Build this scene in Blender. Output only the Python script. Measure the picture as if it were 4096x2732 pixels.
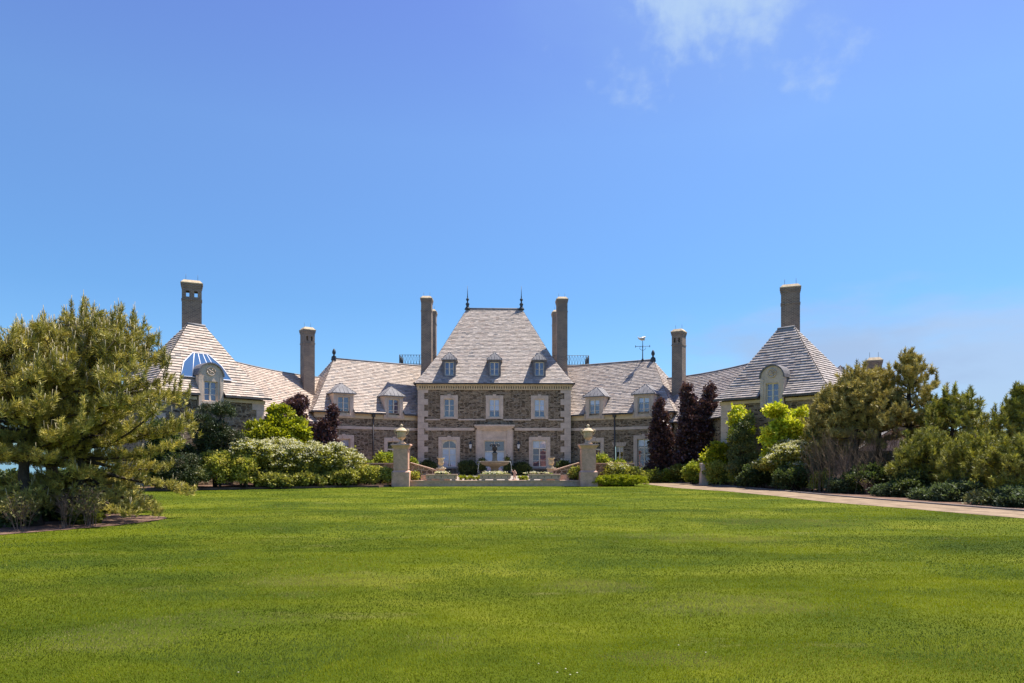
import bpy, math, random
import numpy as np
from mathutils import Vector

R = math.radians
scene = bpy.context.scene
for o in list(bpy.data.objects):
    bpy.data.objects.remove(o)

# ------------------------------------------------------------------ camera
EYE, YAW, FOC, HORIZON = 1.7, R(1.47), 2731.0, 1840.0
cam_d = bpy.data.cameras.new("camera")
cam_d.lens, cam_d.sensor_width = 24.0, 36.0
cam_d.shift_y = 0.1157
cam_d.clip_end = 9000
cam = bpy.data.objects.new("camera", cam_d)
cam.location = (0, 0, EYE)
cam.rotation_euler = (R(90), 0, -YAW)
scene.collection.objects.link(cam)
scene.camera = cam

# ------------------------------------------------------------------ world, sun, exposure
SUN = Vector((0.37, 0.227, 1.0)).normalized()
SUN_EL = math.asin(SUN.z)
SUN_AZ = math.atan2(SUN.x, SUN.y)
world = bpy.data.worlds.new("World")
scene.world = world
world.use_nodes = True
wn, wl = world.node_tree.nodes, world.node_tree.links
wn.clear()


def wnode(t, **kw):
    n = wn.new(t)
    for k, v in kw.items():
        setattr(n, k, v)
    return n


def sky_dir(px, py):
    a = YAW + math.atan((px - 2048) / FOC)
    h = math.hypot(1, (px - 2048) / FOC)
    return Vector((math.sin(a) * h, math.cos(a) * h, (HORIZON - py) / FOC)).normalized()


w_out = wnode("ShaderNodeOutputWorld")
w_bg = wnode("ShaderNodeBackground")
w_bg.inputs["Strength"].default_value = 0.13
w_sky = wnode("ShaderNodeTexSky", sky_type='NISHITA', sun_disc=False)
w_sky.sun_elevation, w_sky.sun_rotation = SUN_EL, SUN_AZ
w_sky.air_density, w_sky.dust_density, w_sky.ozone_density = 1.0, 0.6, 1.5
w_tc = wnode("ShaderNodeTexCoord")
w_sep = wnode("ShaderNodeSeparateXYZ")
wl.new(w_tc.outputs["Generated"], w_sep.inputs[0])
w_ramp = wnode("ShaderNodeValToRGB")
w_ramp.color_ramp.elements[0].position = 0.0
w_ramp.color_ramp.elements[0].color = (0.35, 0.55, 0.73, 1)
w_ramp.color_ramp.elements[1].position = 0.60
w_ramp.color_ramp.elements[1].color = (0.50, 0.54, 0.85, 1)
e = w_ramp.color_ramp.elements.new(0.22)
e.color = (0.355, 0.555, 0.74, 1)
e = w_ramp.color_ramp.elements.new(0.42)
e.color = (0.49, 0.635, 0.83, 1)
wl.new(w_sep.outputs["Z"], w_ramp.inputs[0])
w_mul = wnode("ShaderNodeMix", data_type='RGBA', blend_type='MULTIPLY')
w_mul.inputs["Factor"].default_value = 1.0
wl.new(w_sky.outputs[0], w_mul.inputs["A"])
wl.new(w_ramp.outputs[0], w_mul.inputs["B"])
w_last = w_mul.outputs["Result"]
# thin clouds, fixed in the sky by direction
for (px, py, stretch, r0, r1, nscale, amt, col) in (
        (2850, -90, (1, 1, 1.2), 0.02, 0.16, 9.0, 0.95, (2.35, 3.05, 4.1)),
        (2740, 80, (1.2, 1.2, 0.9), -0.04, 0.085, 12.0, 0.85, (2.3, 3.0, 4.1)),
        (2850, 40, (1, 1, 1.8), 0.0, 0.36, 3.6, 0.28, (1.45, 2.5, 4.0)),
        (3900, 1500, (1, 1, 3.2), 0.06, 0.40, 7.0, 0.8, (2.05, 2.65, 3.7)),
        (3300, 1440, (1, 1, 3.0), 0.02, 0.24, 7.0, 0.7, (1.7, 2.35, 3.5))):
    c = sky_dir(px, py)
    sub = wnode("ShaderNodeVectorMath", operation='SUBTRACT')
    sub.inputs[1].default_value = c
    wl.new(w_tc.outputs["Generated"], sub.inputs[0])
    mul = wnode("ShaderNodeVectorMath", operation='MULTIPLY')
    mul.inputs[1].default_value = stretch
    wl.new(sub.outputs[0], mul.inputs[0])
    noi = wnode("ShaderNodeTexNoise")
    noi.inputs["Scale"].default_value = nscale
    noi.inputs["Detail"].default_value = 8
    noi.inputs["Roughness"].default_value = 0.55
    wl.new(mul.outputs[0], noi.inputs["Vector"])
    ln = wnode("ShaderNodeVectorMath", operation='LENGTH')
    wl.new(mul.outputs[0], ln.inputs[0])
    nadd = wnode("ShaderNodeMath", operation='MULTIPLY_ADD')
    nadd.inputs[1].default_value = 0.55
    wl.new(noi.outputs["Fac"], nadd.inputs[0])
    wl.new(ln.outputs["Value"], nadd.inputs[2])
    mr = wnode("ShaderNodeMapRange", interpolation_type='SMOOTHSTEP')
    mr.inputs["From Min"].default_value = r0 + 0.275
    mr.inputs["From Max"].default_value = r1 + 0.275
    mr.inputs["To Min"].default_value = amt
    mr.inputs["To Max"].default_value = 0.0
    wl.new(nadd.outputs[0], mr.inputs["Value"])
    mx = wnode("ShaderNodeMix", data_type='RGBA')
    wl.new(mr.outputs[0], mx.inputs["Factor"])
    wl.new(w_last, mx.inputs["A"])
    mx.inputs["B"].default_value = (*col, 1)
    w_last = mx.outputs["Result"]
wl.new(w_last, w_bg.inputs["Color"])
wl.new(w_bg.outputs[0], w_out.inputs[0])

sun_d = bpy.data.lights.new("sun", 'SUN')
sun_d.energy, sun_d.angle, sun_d.color = 5.0, R(0.53), (1.0, 0.94, 0.85)
sun = bpy.data.objects.new("sun", sun_d)
sun.rotation_euler = SUN.to_track_quat('Z', 'Y').to_euler()
sun.location = SUN * 120
scene.collection.objects.link(sun)

vs = scene.view_settings
vs.view_transform, vs.look, vs.gamma, vs.use_curve_mapping = 'Standard', 'None', 1.0, False
vs.exposure = 0.8
scene.cycles.max_bounces = 6
scene.cycles.diffuse_bounces = 3
scene.cycles.transparent_max_bounces = 8

COL = scene.collection


def at(px, py, Y):
    """the point of the place seen at a photograph position when it stands Y metres out"""
    a = YAW + math.atan((px - 2048) / FOC)
    X = Y * math.tan(a)
    D = Y * math.cos(YAW) + X * math.sin(YAW)
    return Vector((X, Y, EYE + (HORIZON - py) / FOC * D))


def mpp(px, Y):
    X = at(px, 0, Y).x
    return (Y * math.cos(YAW) + X * math.sin(YAW)) / FOC


def on_ground(px, py):
    D = EYE * FOC / (py - HORIZON)
    a = YAW + math.atan((px - 2048) / FOC)
    Y = D / (math.cos(YAW) + math.tan(a) * math.sin(YAW))
    return (Y * math.tan(a), Y)


# ------------------------------------------------------------------ materials
class Mat:
    def __init__(self, name):
        self.m = bpy.data.materials.new(name)
        self.m.use_nodes = True
        self.t = self.m.node_tree
        self.b = self.t.nodes["Principled BSDF"]

    def n(self, t, **kw):
        x = self.t.nodes.new(t)
        for k, v in kw.items():
            setattr(x, k, v)
        return x

    def l(self, a, b):
        self.t.links.new(a, b)

    def ramp(self, fac, stops, interp='LINEAR'):
        r = self.n("ShaderNodeValToRGB")
        cr = r.color_ramp
        cr.interpolation = interp
        while len(cr.elements) < len(stops):
            cr.elements.new(0.5)
        for el, (p, c) in zip(cr.elements, stops):
            el.position = p
            el.color = (*c, 1)
        self.l(fac, r.inputs[0])
        return r.outputs[0]

    def noise(self, scale, vec=None, detail=4, rough=0.55, dist=0.0):
        x = self.n("ShaderNodeTexNoise")
        x.inputs["Scale"].default_value = scale
        x.inputs["Detail"].default_value = detail
        x.inputs["Roughness"].default_value = rough
        x.inputs["Distortion"].default_value = dist
        if vec is not None:
            self.l(vec, x.inputs["Vector"])
        return x.outputs["Fac"]

    def mix(self, a, b, fac, mode='MIX'):
        x = self.n("ShaderNodeMix", data_type='RGBA', blend_type=mode)
        for s, v in (("A", a), ("B", b), ("Factor", fac)):
            if hasattr(v, "is_linked"):
                self.l(v, x.inputs[s])
            elif s == "Factor":
                x.inputs[s].default_value = v
            else:
                x.inputs[s].default_value = (*v, 1)
        return x.outputs["Result"]

    def coord(self, out="Object", scale=None):
        tc = self.n("ShaderNodeTexCoord")
        if scale is None:
            return tc.outputs[out]
        mp = self.n("ShaderNodeMapping")
        mp.inputs["Scale"].default_value = scale
        self.l(tc.outputs[out], mp.inputs["Vector"])
        return mp.outputs[0]

    def bump(self, h, strength, dist=0.02, normal=None):
        x = self.n("ShaderNodeBump")
        x.inputs["Strength"].default_value = strength
        x.inputs["Distance"].default_value = dist
        self.l(h, x.inputs["Height"])
        if normal is not None:
            self.l(normal, x.inputs["Normal"])
        self.l(x.outputs[0], self.b.inputs["Normal"])
        return x.outputs[0]

    def done(self, color=None, rough=0.8, spec=0.3, metal=0.0):
        if color is not None:
            if hasattr(color, "is_linked"):
                self.l(color, self.b.inputs["Base Color"])
            else:
                self.b.inputs["Base Color"].default_value = (*color, 1)
        self.b.inputs["Roughness"].default_value = rough
        self.b.inputs["Specular IOR Level"].default_value = spec
        self.b.inputs["Metallic"].default_value = metal
        return self.m


def mat_rubble(name, stops, mortar, scale=(2.3, 6.2, 1), lw=0.06):
    k = Mat(name)
    uv = k.coord("UV")
    wob = k.n("ShaderNodeTexNoise")
    wob.inputs["Scale"].default_value = 1.7
    k.l(uv, wob.inputs["Vector"])
    add = k.n("ShaderNodeVectorMath", operation='MULTIPLY_ADD')
    k.l(wob.outputs["Color"], add.inputs[0])
    add.inputs[1].default_value = (0.12, 0.05, 0)
    k.l(uv, add.inputs[2])
    mp = k.n("ShaderNodeMapping")
    mp.inputs["Scale"].default_value = scale
    k.l(add.outputs[0], mp.inputs["Vector"])
    v1 = k.n("ShaderNodeTexVoronoi", voronoi_dimensions='2D', feature='F1', distance='MINKOWSKI')
    v1.inputs["Exponent"].default_value = 3.5
    v1.inputs["Scale"].default_value = 1.0
    v1.inputs["Randomness"].default_value = 0.85
    v2 = k.n("ShaderNodeTexVoronoi", voronoi_dimensions='2D', feature='F2', distance='MINKOWSKI')
    v2.inputs["Exponent"].default_value = 3.5
    v2.inputs["Scale"].default_value = 1.0
    v2.inputs["Randomness"].default_value = 0.85
    k.l(mp.outputs[0], v1.inputs["Vector"])
    k.l(mp.outputs[0], v2.inputs["Vector"])
    df = k.n("ShaderNodeMath", operation='SUBTRACT')
    k.l(v2.outputs["Distance"], df.inputs[0])
    k.l(v1.outputs["Distance"], df.inputs[1])
    ms = k.n("ShaderNodeMapRange", interpolation_type='SMOOTHSTEP')
    ms.inputs["From Min"].default_value = lw
    ms.inputs["From Max"].default_value = lw + 0.12
    k.l(df.outputs[0], ms.inputs["Value"])
    sp = k.n("ShaderNodeSeparateColor")
    k.l(v1.outputs["Color"], sp.inputs[0])
    stone = k.ramp(sp.outputs[0], stops)
    fine = k.noise(9, k.coord("UV"), 5, 0.65)
    stone = k.mix(stone, k.ramp(fine, [(0.3, (0.55, 0.55, 0.55)), (0.7, (1.3, 1.28, 1.25))]), 0.8, 'MULTIPLY')
    col = k.mix(mortar, stone, ms.outputs[0])
    patch = k.noise(0.35, k.coord("UV"), 3)
    col = k.mix(col, k.ramp(patch, [(0.35, (0.8, 0.8, 0.82)), (0.65, (1.15, 1.12, 1.08))]), 0.8, 'MULTIPLY')
    hh = k.n("ShaderNodeMath", operation='MULTIPLY_ADD')
    k.l(fine, hh.inputs[0])
    hh.inputs[1].default_value = 0.5
    k.l(ms.outputs[0], hh.inputs[2])
    k.bump(hh.outputs[0], 0.9, 0.03)
    return k.done(col, 0.9, 0.2)


def mat_brick():
    k = Mat("dark_brick")
    uv = k.coord("UV")
    br = k.n("ShaderNodeTexBrick")
    k.l(uv, br.inputs["Vector"])
    br.inputs["Scale"].default_value = 1.0
    br.inputs["Brick Width"].default_value = 0.23
    br.inputs["Row Height"].default_value = 0.085
    br.inputs["Mortar Size"].default_value = 0.012
    br.inputs["Color1"].default_value = (0.26, 0.185, 0.135, 1)
    br.inputs["Color2"].default_value = (0.16, 0.115, 0.09, 1)
    br.inputs["Mortar"].default_value = (0.40, 0.335, 0.27, 1)
    nz = k.noise(1.2, uv, 4)
    col = k.mix(br.outputs["Color"], k.ramp(nz, [(0.3, (0.75, 0.75, 0.78)), (0.7, (1.25, 1.2, 1.12))]), 0.8, 'MULTIPLY')
    k.bump(br.outputs["Fac"], -0.6, 0.015)
    return k.done(col, 0.9, 0.2)


def mat_mottled(name, c, var=0.25, scale=3.0, rough=0.85, spec=0.25, bump=0.3, fine=22.0, metal=0.0):
    k = Mat(name)
    oc = k.coord("Object")
    a = k.noise(scale, oc, 5, 0.6)
    b = k.noise(fine, oc, 3, 0.6)
    lo = tuple(x * (1 - var) for x in c)
    hi = tuple(x * (1 + var) for x in c)
    col = k.ramp(a, [(0.3, lo), (0.7, hi)])
    col = k.mix(col, k.ramp(b, [(0.35, (0.85, 0.85, 0.85)), (0.65, (1.12, 1.12, 1.12))]), 0.8, 'MULTIPLY')
    if bump:
        k.bump(b, bump, 0.01)
    return k.done(col, rough, spec, metal)


def mat_attr(name, rough=0.75, spec=0.25, translucent=0.0, noise=None, bump=0.0):
    k = Mat(name)
    at_ = k.n("ShaderNodeAttribute", attribute_name="Col")
    col = at_.outputs["Color"]
    if noise:
        nz = k.noise(noise, k.coord("Object"), 5, 0.65)
        col = k.mix(col, k.ramp(nz, [(0.3, (0.78, 0.78, 0.8)), (0.7, (1.2, 1.18, 1.15))]), 0.9, 'MULTIPLY')
        if bump:
            k.bump(nz, bump, 0.012)
    k.done(col, rough, spec)
    if translucent:
        tr = k.n("ShaderNodeBsdfTranslucent")
        bri = k.mix(col, (1.35, 1.4, 0.8), 1.0, 'MULTIPLY')
        k.l(bri, tr.inputs["Color"])
        ms = k.n("ShaderNodeMixShader")
        ms.inputs[0].default_value = translucent
        k.l(k.b.outputs[0], ms.inputs[1])
        k.l(tr.outputs[0], ms.inputs[2])
        k.l(ms.outputs[0], k.t.nodes["Material Output"].inputs[0])
    return k.m


def mat_glass():
    k = Mat("window_glass")
    tr = k.n("ShaderNodeBsdfTransparent")
    tr.inputs[0].default_value = (0.82, 0.86, 0.9, 1)
    gl = k.n("ShaderNodeBsdfGlossy")
    gl.inputs["Roughness"].default_value = 0.03
    gl.inputs["Color"].default_value = (0.95, 0.80, 0.95, 1)
    nz = k.noise(2.2, k.coord("Object"), 2)
    bm = k.n("ShaderNodeBump")
    bm.inputs["Strength"].default_value = 0.06
    bm.inputs["Distance"].default_value = 0.05
    k.l(nz, bm.inputs["Height"])
    k.l(bm.outputs[0], gl.inputs["Normal"])
    ms = k.n("ShaderNodeMixShader")
    ms.inputs[0].default_value = 0.17
    k.l(tr.outputs[0], ms.inputs[1])
    k.l(gl.outputs[0], ms.inputs[2])
    k.l(ms.outputs[0], k.t.nodes["Material Output"].inputs[0])
    return k.m


def mat_lawn():
    k = Mat("lawn_turf")
    oc = k.coord("Object")
    mp = k.n("ShaderNodeMapping")
    mp.inputs["Scale"].default_value = (0.24, 0.42, 1)
    mp.inputs["Rotation"].default_value = (0, 0, R(24))
    k.l(oc, mp.inputs["Vector"])
    big = k.noise(0.9, mp.outputs[0], 5, 0.6, 0.4)
    col = k.ramp(big, [(0.30, (0.040, 0.066, 0.002)), (0.45, (0.075, 0.104, 0.003)), (0.57, (0.115, 0.140, 0.005)), (0.70, (0.185, 0.195, 0.016))])
    med = k.noise(2.6, k.coord("Object", (0.7, 1.3, 1)), 4, 0.6)
    col = k.mix(col, k.ramp(med, [(0.3, (0.78, 0.82, 0.8)), (0.7, (1.2, 1.15, 1.2))]), 0.8, 'MULTIPLY')
    fine = k.noise(38, oc, 4, 0.7)
    col = k.mix(col, k.ramp(fine, [(0.3, (0.6, 0.62, 0.6)), (0.7, (1.35, 1.33, 1.3))]), 0.8, 'MULTIPLY')
    dry = k.noise(0.75, k.coord("Object", (0.45, 1.2, 1)), 5, 0.7)
    dm = k.ramp(dry, [(0.60, (0, 0, 0)), (0.74, (0.55, 0.55, 0.55))])
    col = k.mix(col, (0.24, 0.21, 0.075), dm)
    hb = k.n("ShaderNodeMath", operation='MULTIPLY_ADD')
    k.l(med, hb.inputs[0])
    hb.inputs[1].default_value = 1.2
    k.l(fine, hb.inputs[2])
    k.bump(hb.outputs[0], 0.8, 0.05)
    return k.done(col, 0.95, 0.1)


M = {}
M['rubble'] = mat_rubble("rubble_stone", [(0.0, (0.08, 0.058, 0.04)), (0.25, (0.16, 0.115, 0.073)), (0.5, (0.25, 0.185, 0.118)), (0.75, (0.32, 0.24, 0.158)), (0.92, (0.42, 0.32, 0.215)), (1.0, (0.25, 0.21, 0.17))], (0.42, 0.33, 0.225), (2.8, 8.6, 1))
M['garden_rubble'] = mat_rubble("garden_rubble_stone", [(0.0, (0.11, 0.08, 0.057)), (0.5, (0.2, 0.15, 0.108)), (1.0, (0.27, 0.215, 0.16))], (0.36, 0.31, 0.25), (2.6, 3.6, 1), 0.08)
M['brick'] = mat_brick()
M['limestone'] = mat_mottled("limestone", (0.65, 0.505, 0.385), 0.16, 2.0)
M['cornice_stone'] = mat_mottled("cornice_stone", (0.70, 0.53, 0.33), 0.12, 2.0)
M['pier_stone'] = mat_mottled("pier_stone", (0.66, 0.40, 0.29), 0.2, 3.0, bump=0.6)
M['urn_stone'] = mat_mottled("urn_stone", (0.58, 0.455, 0.29), 0.25, 6.0, bump=0.5)
M['trough_stone'] = mat_mottled("trough_stone", (0.62, 0.41, 0.29), 0.2, 4.0, bump=0.6)
M['fountain_stone'] = mat_mottled("fountain_stone", (0.22, 0.18, 0.13), 0.3, 5.0, bump=0.6)
M['cream'] = mat_mottled("cream_paint", (0.78, 0.66, 0.50), 0.05, 3.0, 0.5, 0.4, 0.0)
M['lead'] = mat_mottled("lead_sheet", (0.24, 0.225, 0.22), 0.2, 2.5, 0.75, 0.25, 0.1)
M['gutter'] = mat_mottled("gutter_metal", (0.085, 0.075, 0.07), 0.2, 3.0, 0.55, 0.4, 0.0)
M['iron'] = mat_mottled("painted_iron", (0.045, 0.055, 0.062), 0.2, 5.0, 0.5, 0.4, 0.0)
M['bronze'] = mat_mottled("dark_bronze", (0.035, 0.032, 0.03), 0.3, 7.0, 0.45, 0.5, 0.2)
M['shingle_cheek'] = mat_mottled("slate_cheek", (0.16, 0.15, 0.155), 0.3, 5.0, 0.8, 0.3, 0.4)
M['slate'] = mat_attr("roof_slate", 0.72, 0.3, 0, 7.0, 0.5)
M['leaf'] = mat_attr("leaf", 0.55, 0.3, 0.28)
M['glossy_leaf'] = mat_attr("glossy_leaf", 0.36, 0.6, 0.15)
M['needle'] = mat_attr("pine_needle", 0.5, 0.35, 0.10)
M['petal'] = mat_attr("petal", 0.6, 0.2, 0.25)
M['grass'] = mat_attr("grass_blade", 0.7, 0.1, 0.3)
M['bark'] = mat_mottled("bark", (0.07, 0.055, 0.043), 0.35, 6.0, 0.95, 0.1, 0.9)
M['pale_bark'] = mat_mottled("pale_bark", (0.25, 0.17, 0.125), 0.3, 6.0, 0.95, 0.1, 0.6)
M['thicket_bark'] = mat_mottled("thicket_bark", (0.21, 0.155, 0.10), 0.3, 6.0, 0.95, 0.1, 0.0)
M['glass'] = mat_glass()
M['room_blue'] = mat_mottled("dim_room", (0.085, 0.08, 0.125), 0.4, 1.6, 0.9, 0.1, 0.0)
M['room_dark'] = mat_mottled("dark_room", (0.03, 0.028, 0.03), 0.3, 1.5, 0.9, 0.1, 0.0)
M['blind'] = mat_mottled("pale_blind", (0.80, 0.79, 0.82), 0.06, 2.0, 0.8, 0.2, 0.0)
k = Mat("skylight_glass")
M['sky_glass'] = k.done((0.03, 0.10, 0.22), 0.06, 0.9)  # blue of the reflected sky is put into the base colour
M['lawn'] = mat_lawn()
M['mulch'] = mat_mottled("bark_mulch", (0.17, 0.105, 0.075), 0.45, 1.6, 0.95, 0.1, 1.0, 16.0)
M['gravel'] = mat_mottled("pink_gravel", (0.26, 0.19, 0.125), 0.4, 1.3, 0.95, 0.1, 0.9, 26.0)
M['edge_stone'] = mat_mottled("kerb_stone", (0.22, 0.19, 0.17), 0.3, 2.0)
M['paving'] = mat_mottled("court_paving", (0.33, 0.28, 0.235), 0.2, 1.5)
M['render_wall'] = mat_mottled("grey_render", (0.16, 0.155, 0.12), 0.15, 1.5)
M['copper'] = mat_mottled("weathered_gilt", (0.62, 0.55, 0.45), 0.2, 8.0, 0.4, 0.5, 0.1)
k = Mat("sea_water")
k.bump(k.noise(0.4, k.coord("Object"), 4), 0.15, 0.3)
M['sea'] = k.done((0.03, 0.075, 0.13), 0.12, 0.5)
k = Mat("still_water")
k.b.inputs["Transmission Weight"].default_value = 0.6
M['water'] = k.done((0.75, 0.8, 0.82), 0.05, 0.5)
k = Mat("lantern_glass")
M['lantern_glass'] = k.done((0.6, 0.6, 0.58), 0.15, 0.5)

# ------------------------------------------------------------------ objects, parts, meshes
BASE = {}


def link(o, parent=None):
    COL.objects.link(o)
    if parent is not None:
        o.parent = parent
    return o


def tag(o, label=None, cat=None, group=None, kind=None):
    for k_, v_ in (("label", label), ("category", cat), ("group", group), ("kind", kind)):
        if v_:
            o[k_] = v_
    return o


def thing(name, loc, label, cat, group=None):
    o = bpy.data.objects.new(name, None)
    o.empty_display_size = 0.2
    o.location = loc
    link(o)
    BASE[o.name] = Vector(loc)
    return tag(o, label, cat, group)


def fast_mesh(name, V, F, mat, parent=None, base=None, col=None, smooth=False):
    V = np.asarray(V, np.float64)
    F = np.asarray(F, np.int32)
    b = np.array(base if base is not None else (BASE[parent.name] if parent is not None else (0, 0, 0)), float)
    me = bpy.data.meshes.new(name)
    nv, nf, k_ = len(V), len(F), F.shape[1]
    me.vertices.add(nv)
    me.vertices.foreach_set("co", (V - b).astype(np.float32).ravel())
    me.loops.add(nf * k_)
    me.loops.foreach_set("vertex_index", F.ravel())
    me.polygons.add(nf)
    me.polygons.foreach_set("loop_start", np.arange(nf, dtype=np.int32) * k_)
    me.polygons.foreach_set("loop_total", np.full(nf, k_, np.int32))
    if smooth:
        me.polygons.foreach_set("use_smooth", np.ones(nf, bool))
    me.update(calc_edges=True)
    if col is not None:
        ca = me.color_attributes.new("Col", 'FLOAT_COLOR', 'POINT')
        c4 = np.ones((nv, 4), np.float32)
        c4[:, :3] = col
        ca.data.foreach_set("color", c4.ravel())
    me.materials.append(mat)
    o = bpy.data.objects.new(name, me)
    link(o, parent)
    if parent is None:
        o.location = b
    BASE[o.name] = Vector(b)
    return o


class MB:
    def __init__(self):
        self.v, self.f, self.sm = [], [], []

    def poly(self, pts, smooth=False):
        i = len(self.v)
        self.v += [tuple(p) for p in pts]
        self.f.append(tuple(range(i, i + len(pts))))
        self.sm.append(smooth)

    def hexa(self, lo, hi):
        """box from 4 lower and 4 upper points"""
        self.poly(lo[::-1])
        self.poly(hi)
        for i in range(4):
            j = (i + 1) % 4
            self.poly([lo[i], lo[j], hi[j], hi[i]])

    def box(self, fr, u0, u1, d0, d1, z0, z1):
        lo = [fr(u0, d1, z0), fr(u1, d1, z0), fr(u1, d0, z0), fr(u0, d0, z0)]
        hi = [fr(u0, d1, z1), fr(u1, d1, z1), fr(u1, d0, z1), fr(u0, d0, z1)]
        self.hexa(lo, hi)

    def tube(self, pts, rad, n=6, caps=True):
        pts = [Vector(p) for p in pts]
        if not hasattr(rad, "__len__"):
            rad = [rad] * len(pts)
        rings = []
        up = Vector((0.13, 0.21, 1)).normalized()
        for i, p in enumerate(pts):
            d = (pts[min(i + 1, len(pts) - 1)] - pts[max(i - 1, 0)])
            d = d.normalized() if d.length > 1e-9 else Vector((0, 0, 1))
            a = d.cross(up)
            if a.length < 0.05:
                a = d.cross(Vector((1, 0, 0)))
            a.normalize()
            b = d.cross(a)
            rings.append([p + (a * math.cos(t) + b * math.sin(t)) * rad[i] for t in (2 * math.pi * j / n for j in range(n))])
        i0 = len(self.v)
        for r in rings:
            self.v += [tuple(q) for q in r]
        for i in range(len(rings) - 1):
            for j in range(n):
                j2 = (j + 1) % n
                self.f.append((i0 + i * n + j, i0 + i * n + j2, i0 + (i + 1) * n + j2, i0 + (i + 1) * n + j))
                self.sm.append(True)
        if caps:
            self.f.append(tuple(i0 + j for j in range(n))[::-1])
            self.f.append(tuple(i0 + (len(rings) - 1) * n + j for j in range(n)))
            self.sm += [False, False]

    def lathe(self, c, prof, n=20, smooth=True):
        i0 = len(self.v)
        for (r, z) in prof:
            for j in range(n):
                t = 2 * math.pi * j / n
                self.v.append((c[0] + r * math.cos(t), c[1] + r * math.sin(t), c[2] + z))
        for i in range(len(prof) - 1):
            for j in range(n):
                j2 = (j + 1) % n
                self.f.append((i0 + i * n + j, i0 + i * n + j2, i0 + (i + 1) * n + j2, i0 + (i + 1) * n + j))
                self.sm.append(smooth)
        self.f.append(tuple(i0 + j for j in range(n))[::-1])
        self.f.append(tuple(i0 + (len(prof) - 1) * n + j for j in range(n)))
        self.sm += [False, False]

    def frustum(self, c, w0, d0, w1, d1, z0, z1, rot=0.0):
        ca, sa = math.cos(rot), math.sin(rot)

        def q(x, y, z):
            return (c[0] + x * ca - y * sa, c[1] + x * sa + y * ca, c[2] + z)
        lo = [q(-w0 / 2, -d0 / 2, z0), q(w0 / 2, -d0 / 2, z0), q(w0 / 2, d0 / 2, z0), q(-w0 / 2, d0 / 2, z0)]
        hi = [q(-w1 / 2, -d1 / 2, z1), q(w1 / 2, -d1 / 2, z1), q(w1 / 2, d1 / 2, z1), q(-w1 / 2, d1 / 2, z1)]
        self.hexa(lo, hi)

    def build(self, name, mat, parent=None, base=None):
        b = Vector(base) if base is not None else (BASE[parent.name] if parent is not None else Vector((0, 0, 0)))
        me = bpy.data.meshes.new(name)
        me.from_pydata([(p[0] - b.x, p[1] - b.y, p[2] - b.z) for p in self.v], [], self.f)
        me.polygons.foreach_set("use_smooth", self.sm)
        uvl = me.uv_layers.new(name="UVMap")
        Z = Vector((0, 0, 1))
        uv = np.zeros((len(me.loops), 2), np.float32)
        V = [Vector(p) for p in self.v]
        for pl in me.polygons:
            nrm = pl.normal
            if abs(nrm.z) > 0.98:
                t, bt = Vector((1, 0, 0)), Vector((0, 1, 0))
            else:
                t = Z.cross(nrm).normalized()
                bt = nrm.cross(t)
            for li in pl.loop_indices:
                p = V[me.loops[li].vertex_index]
                uv[li] = (p.dot(t), p.dot(bt))
        uvl.data.foreach_set("uv", uv.ravel())
        me.materials.append(mat)
        o = bpy.data.objects.new(name, me)
        link(o, parent)
        if parent is None:
            o.location = b
        BASE[o.name] = b
        return o


class Frame:
    """a vertical plane: u along it, d out of it, z up"""

    def __init__(self, O, t, n):
        self.O, self.t, self.n = Vector(O[:2]), Vector(t[:2]).normalized(), Vector(n[:2]).normalized()

    def __call__(self, u, d, z):
        p = self.O + self.t * u + self.n * d
        return Vector((p.x, p.y, z))


def wall_panel(mb, fr, L, z0, z1, holes=()):
    us = sorted({0.0, L, *[h[0] for h in holes], *[h[1] for h in holes]})
    zs = sorted({z0, z1, *[h[2] for h in holes], *[h[3] for h in holes]})
    for a, b in zip(us, us[1:]):
        for c, d in zip(zs, zs[1:]):
            um, zm = (a + b) / 2, (c + d) / 2
            if any(h[0] < um < h[1] and h[2] < zm < h[3] for h in holes):
                continue
            mb.poly([fr(a, 0, c), fr(b, 0, c), fr(b, 0, d), fr(a, 0, d)])


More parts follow.
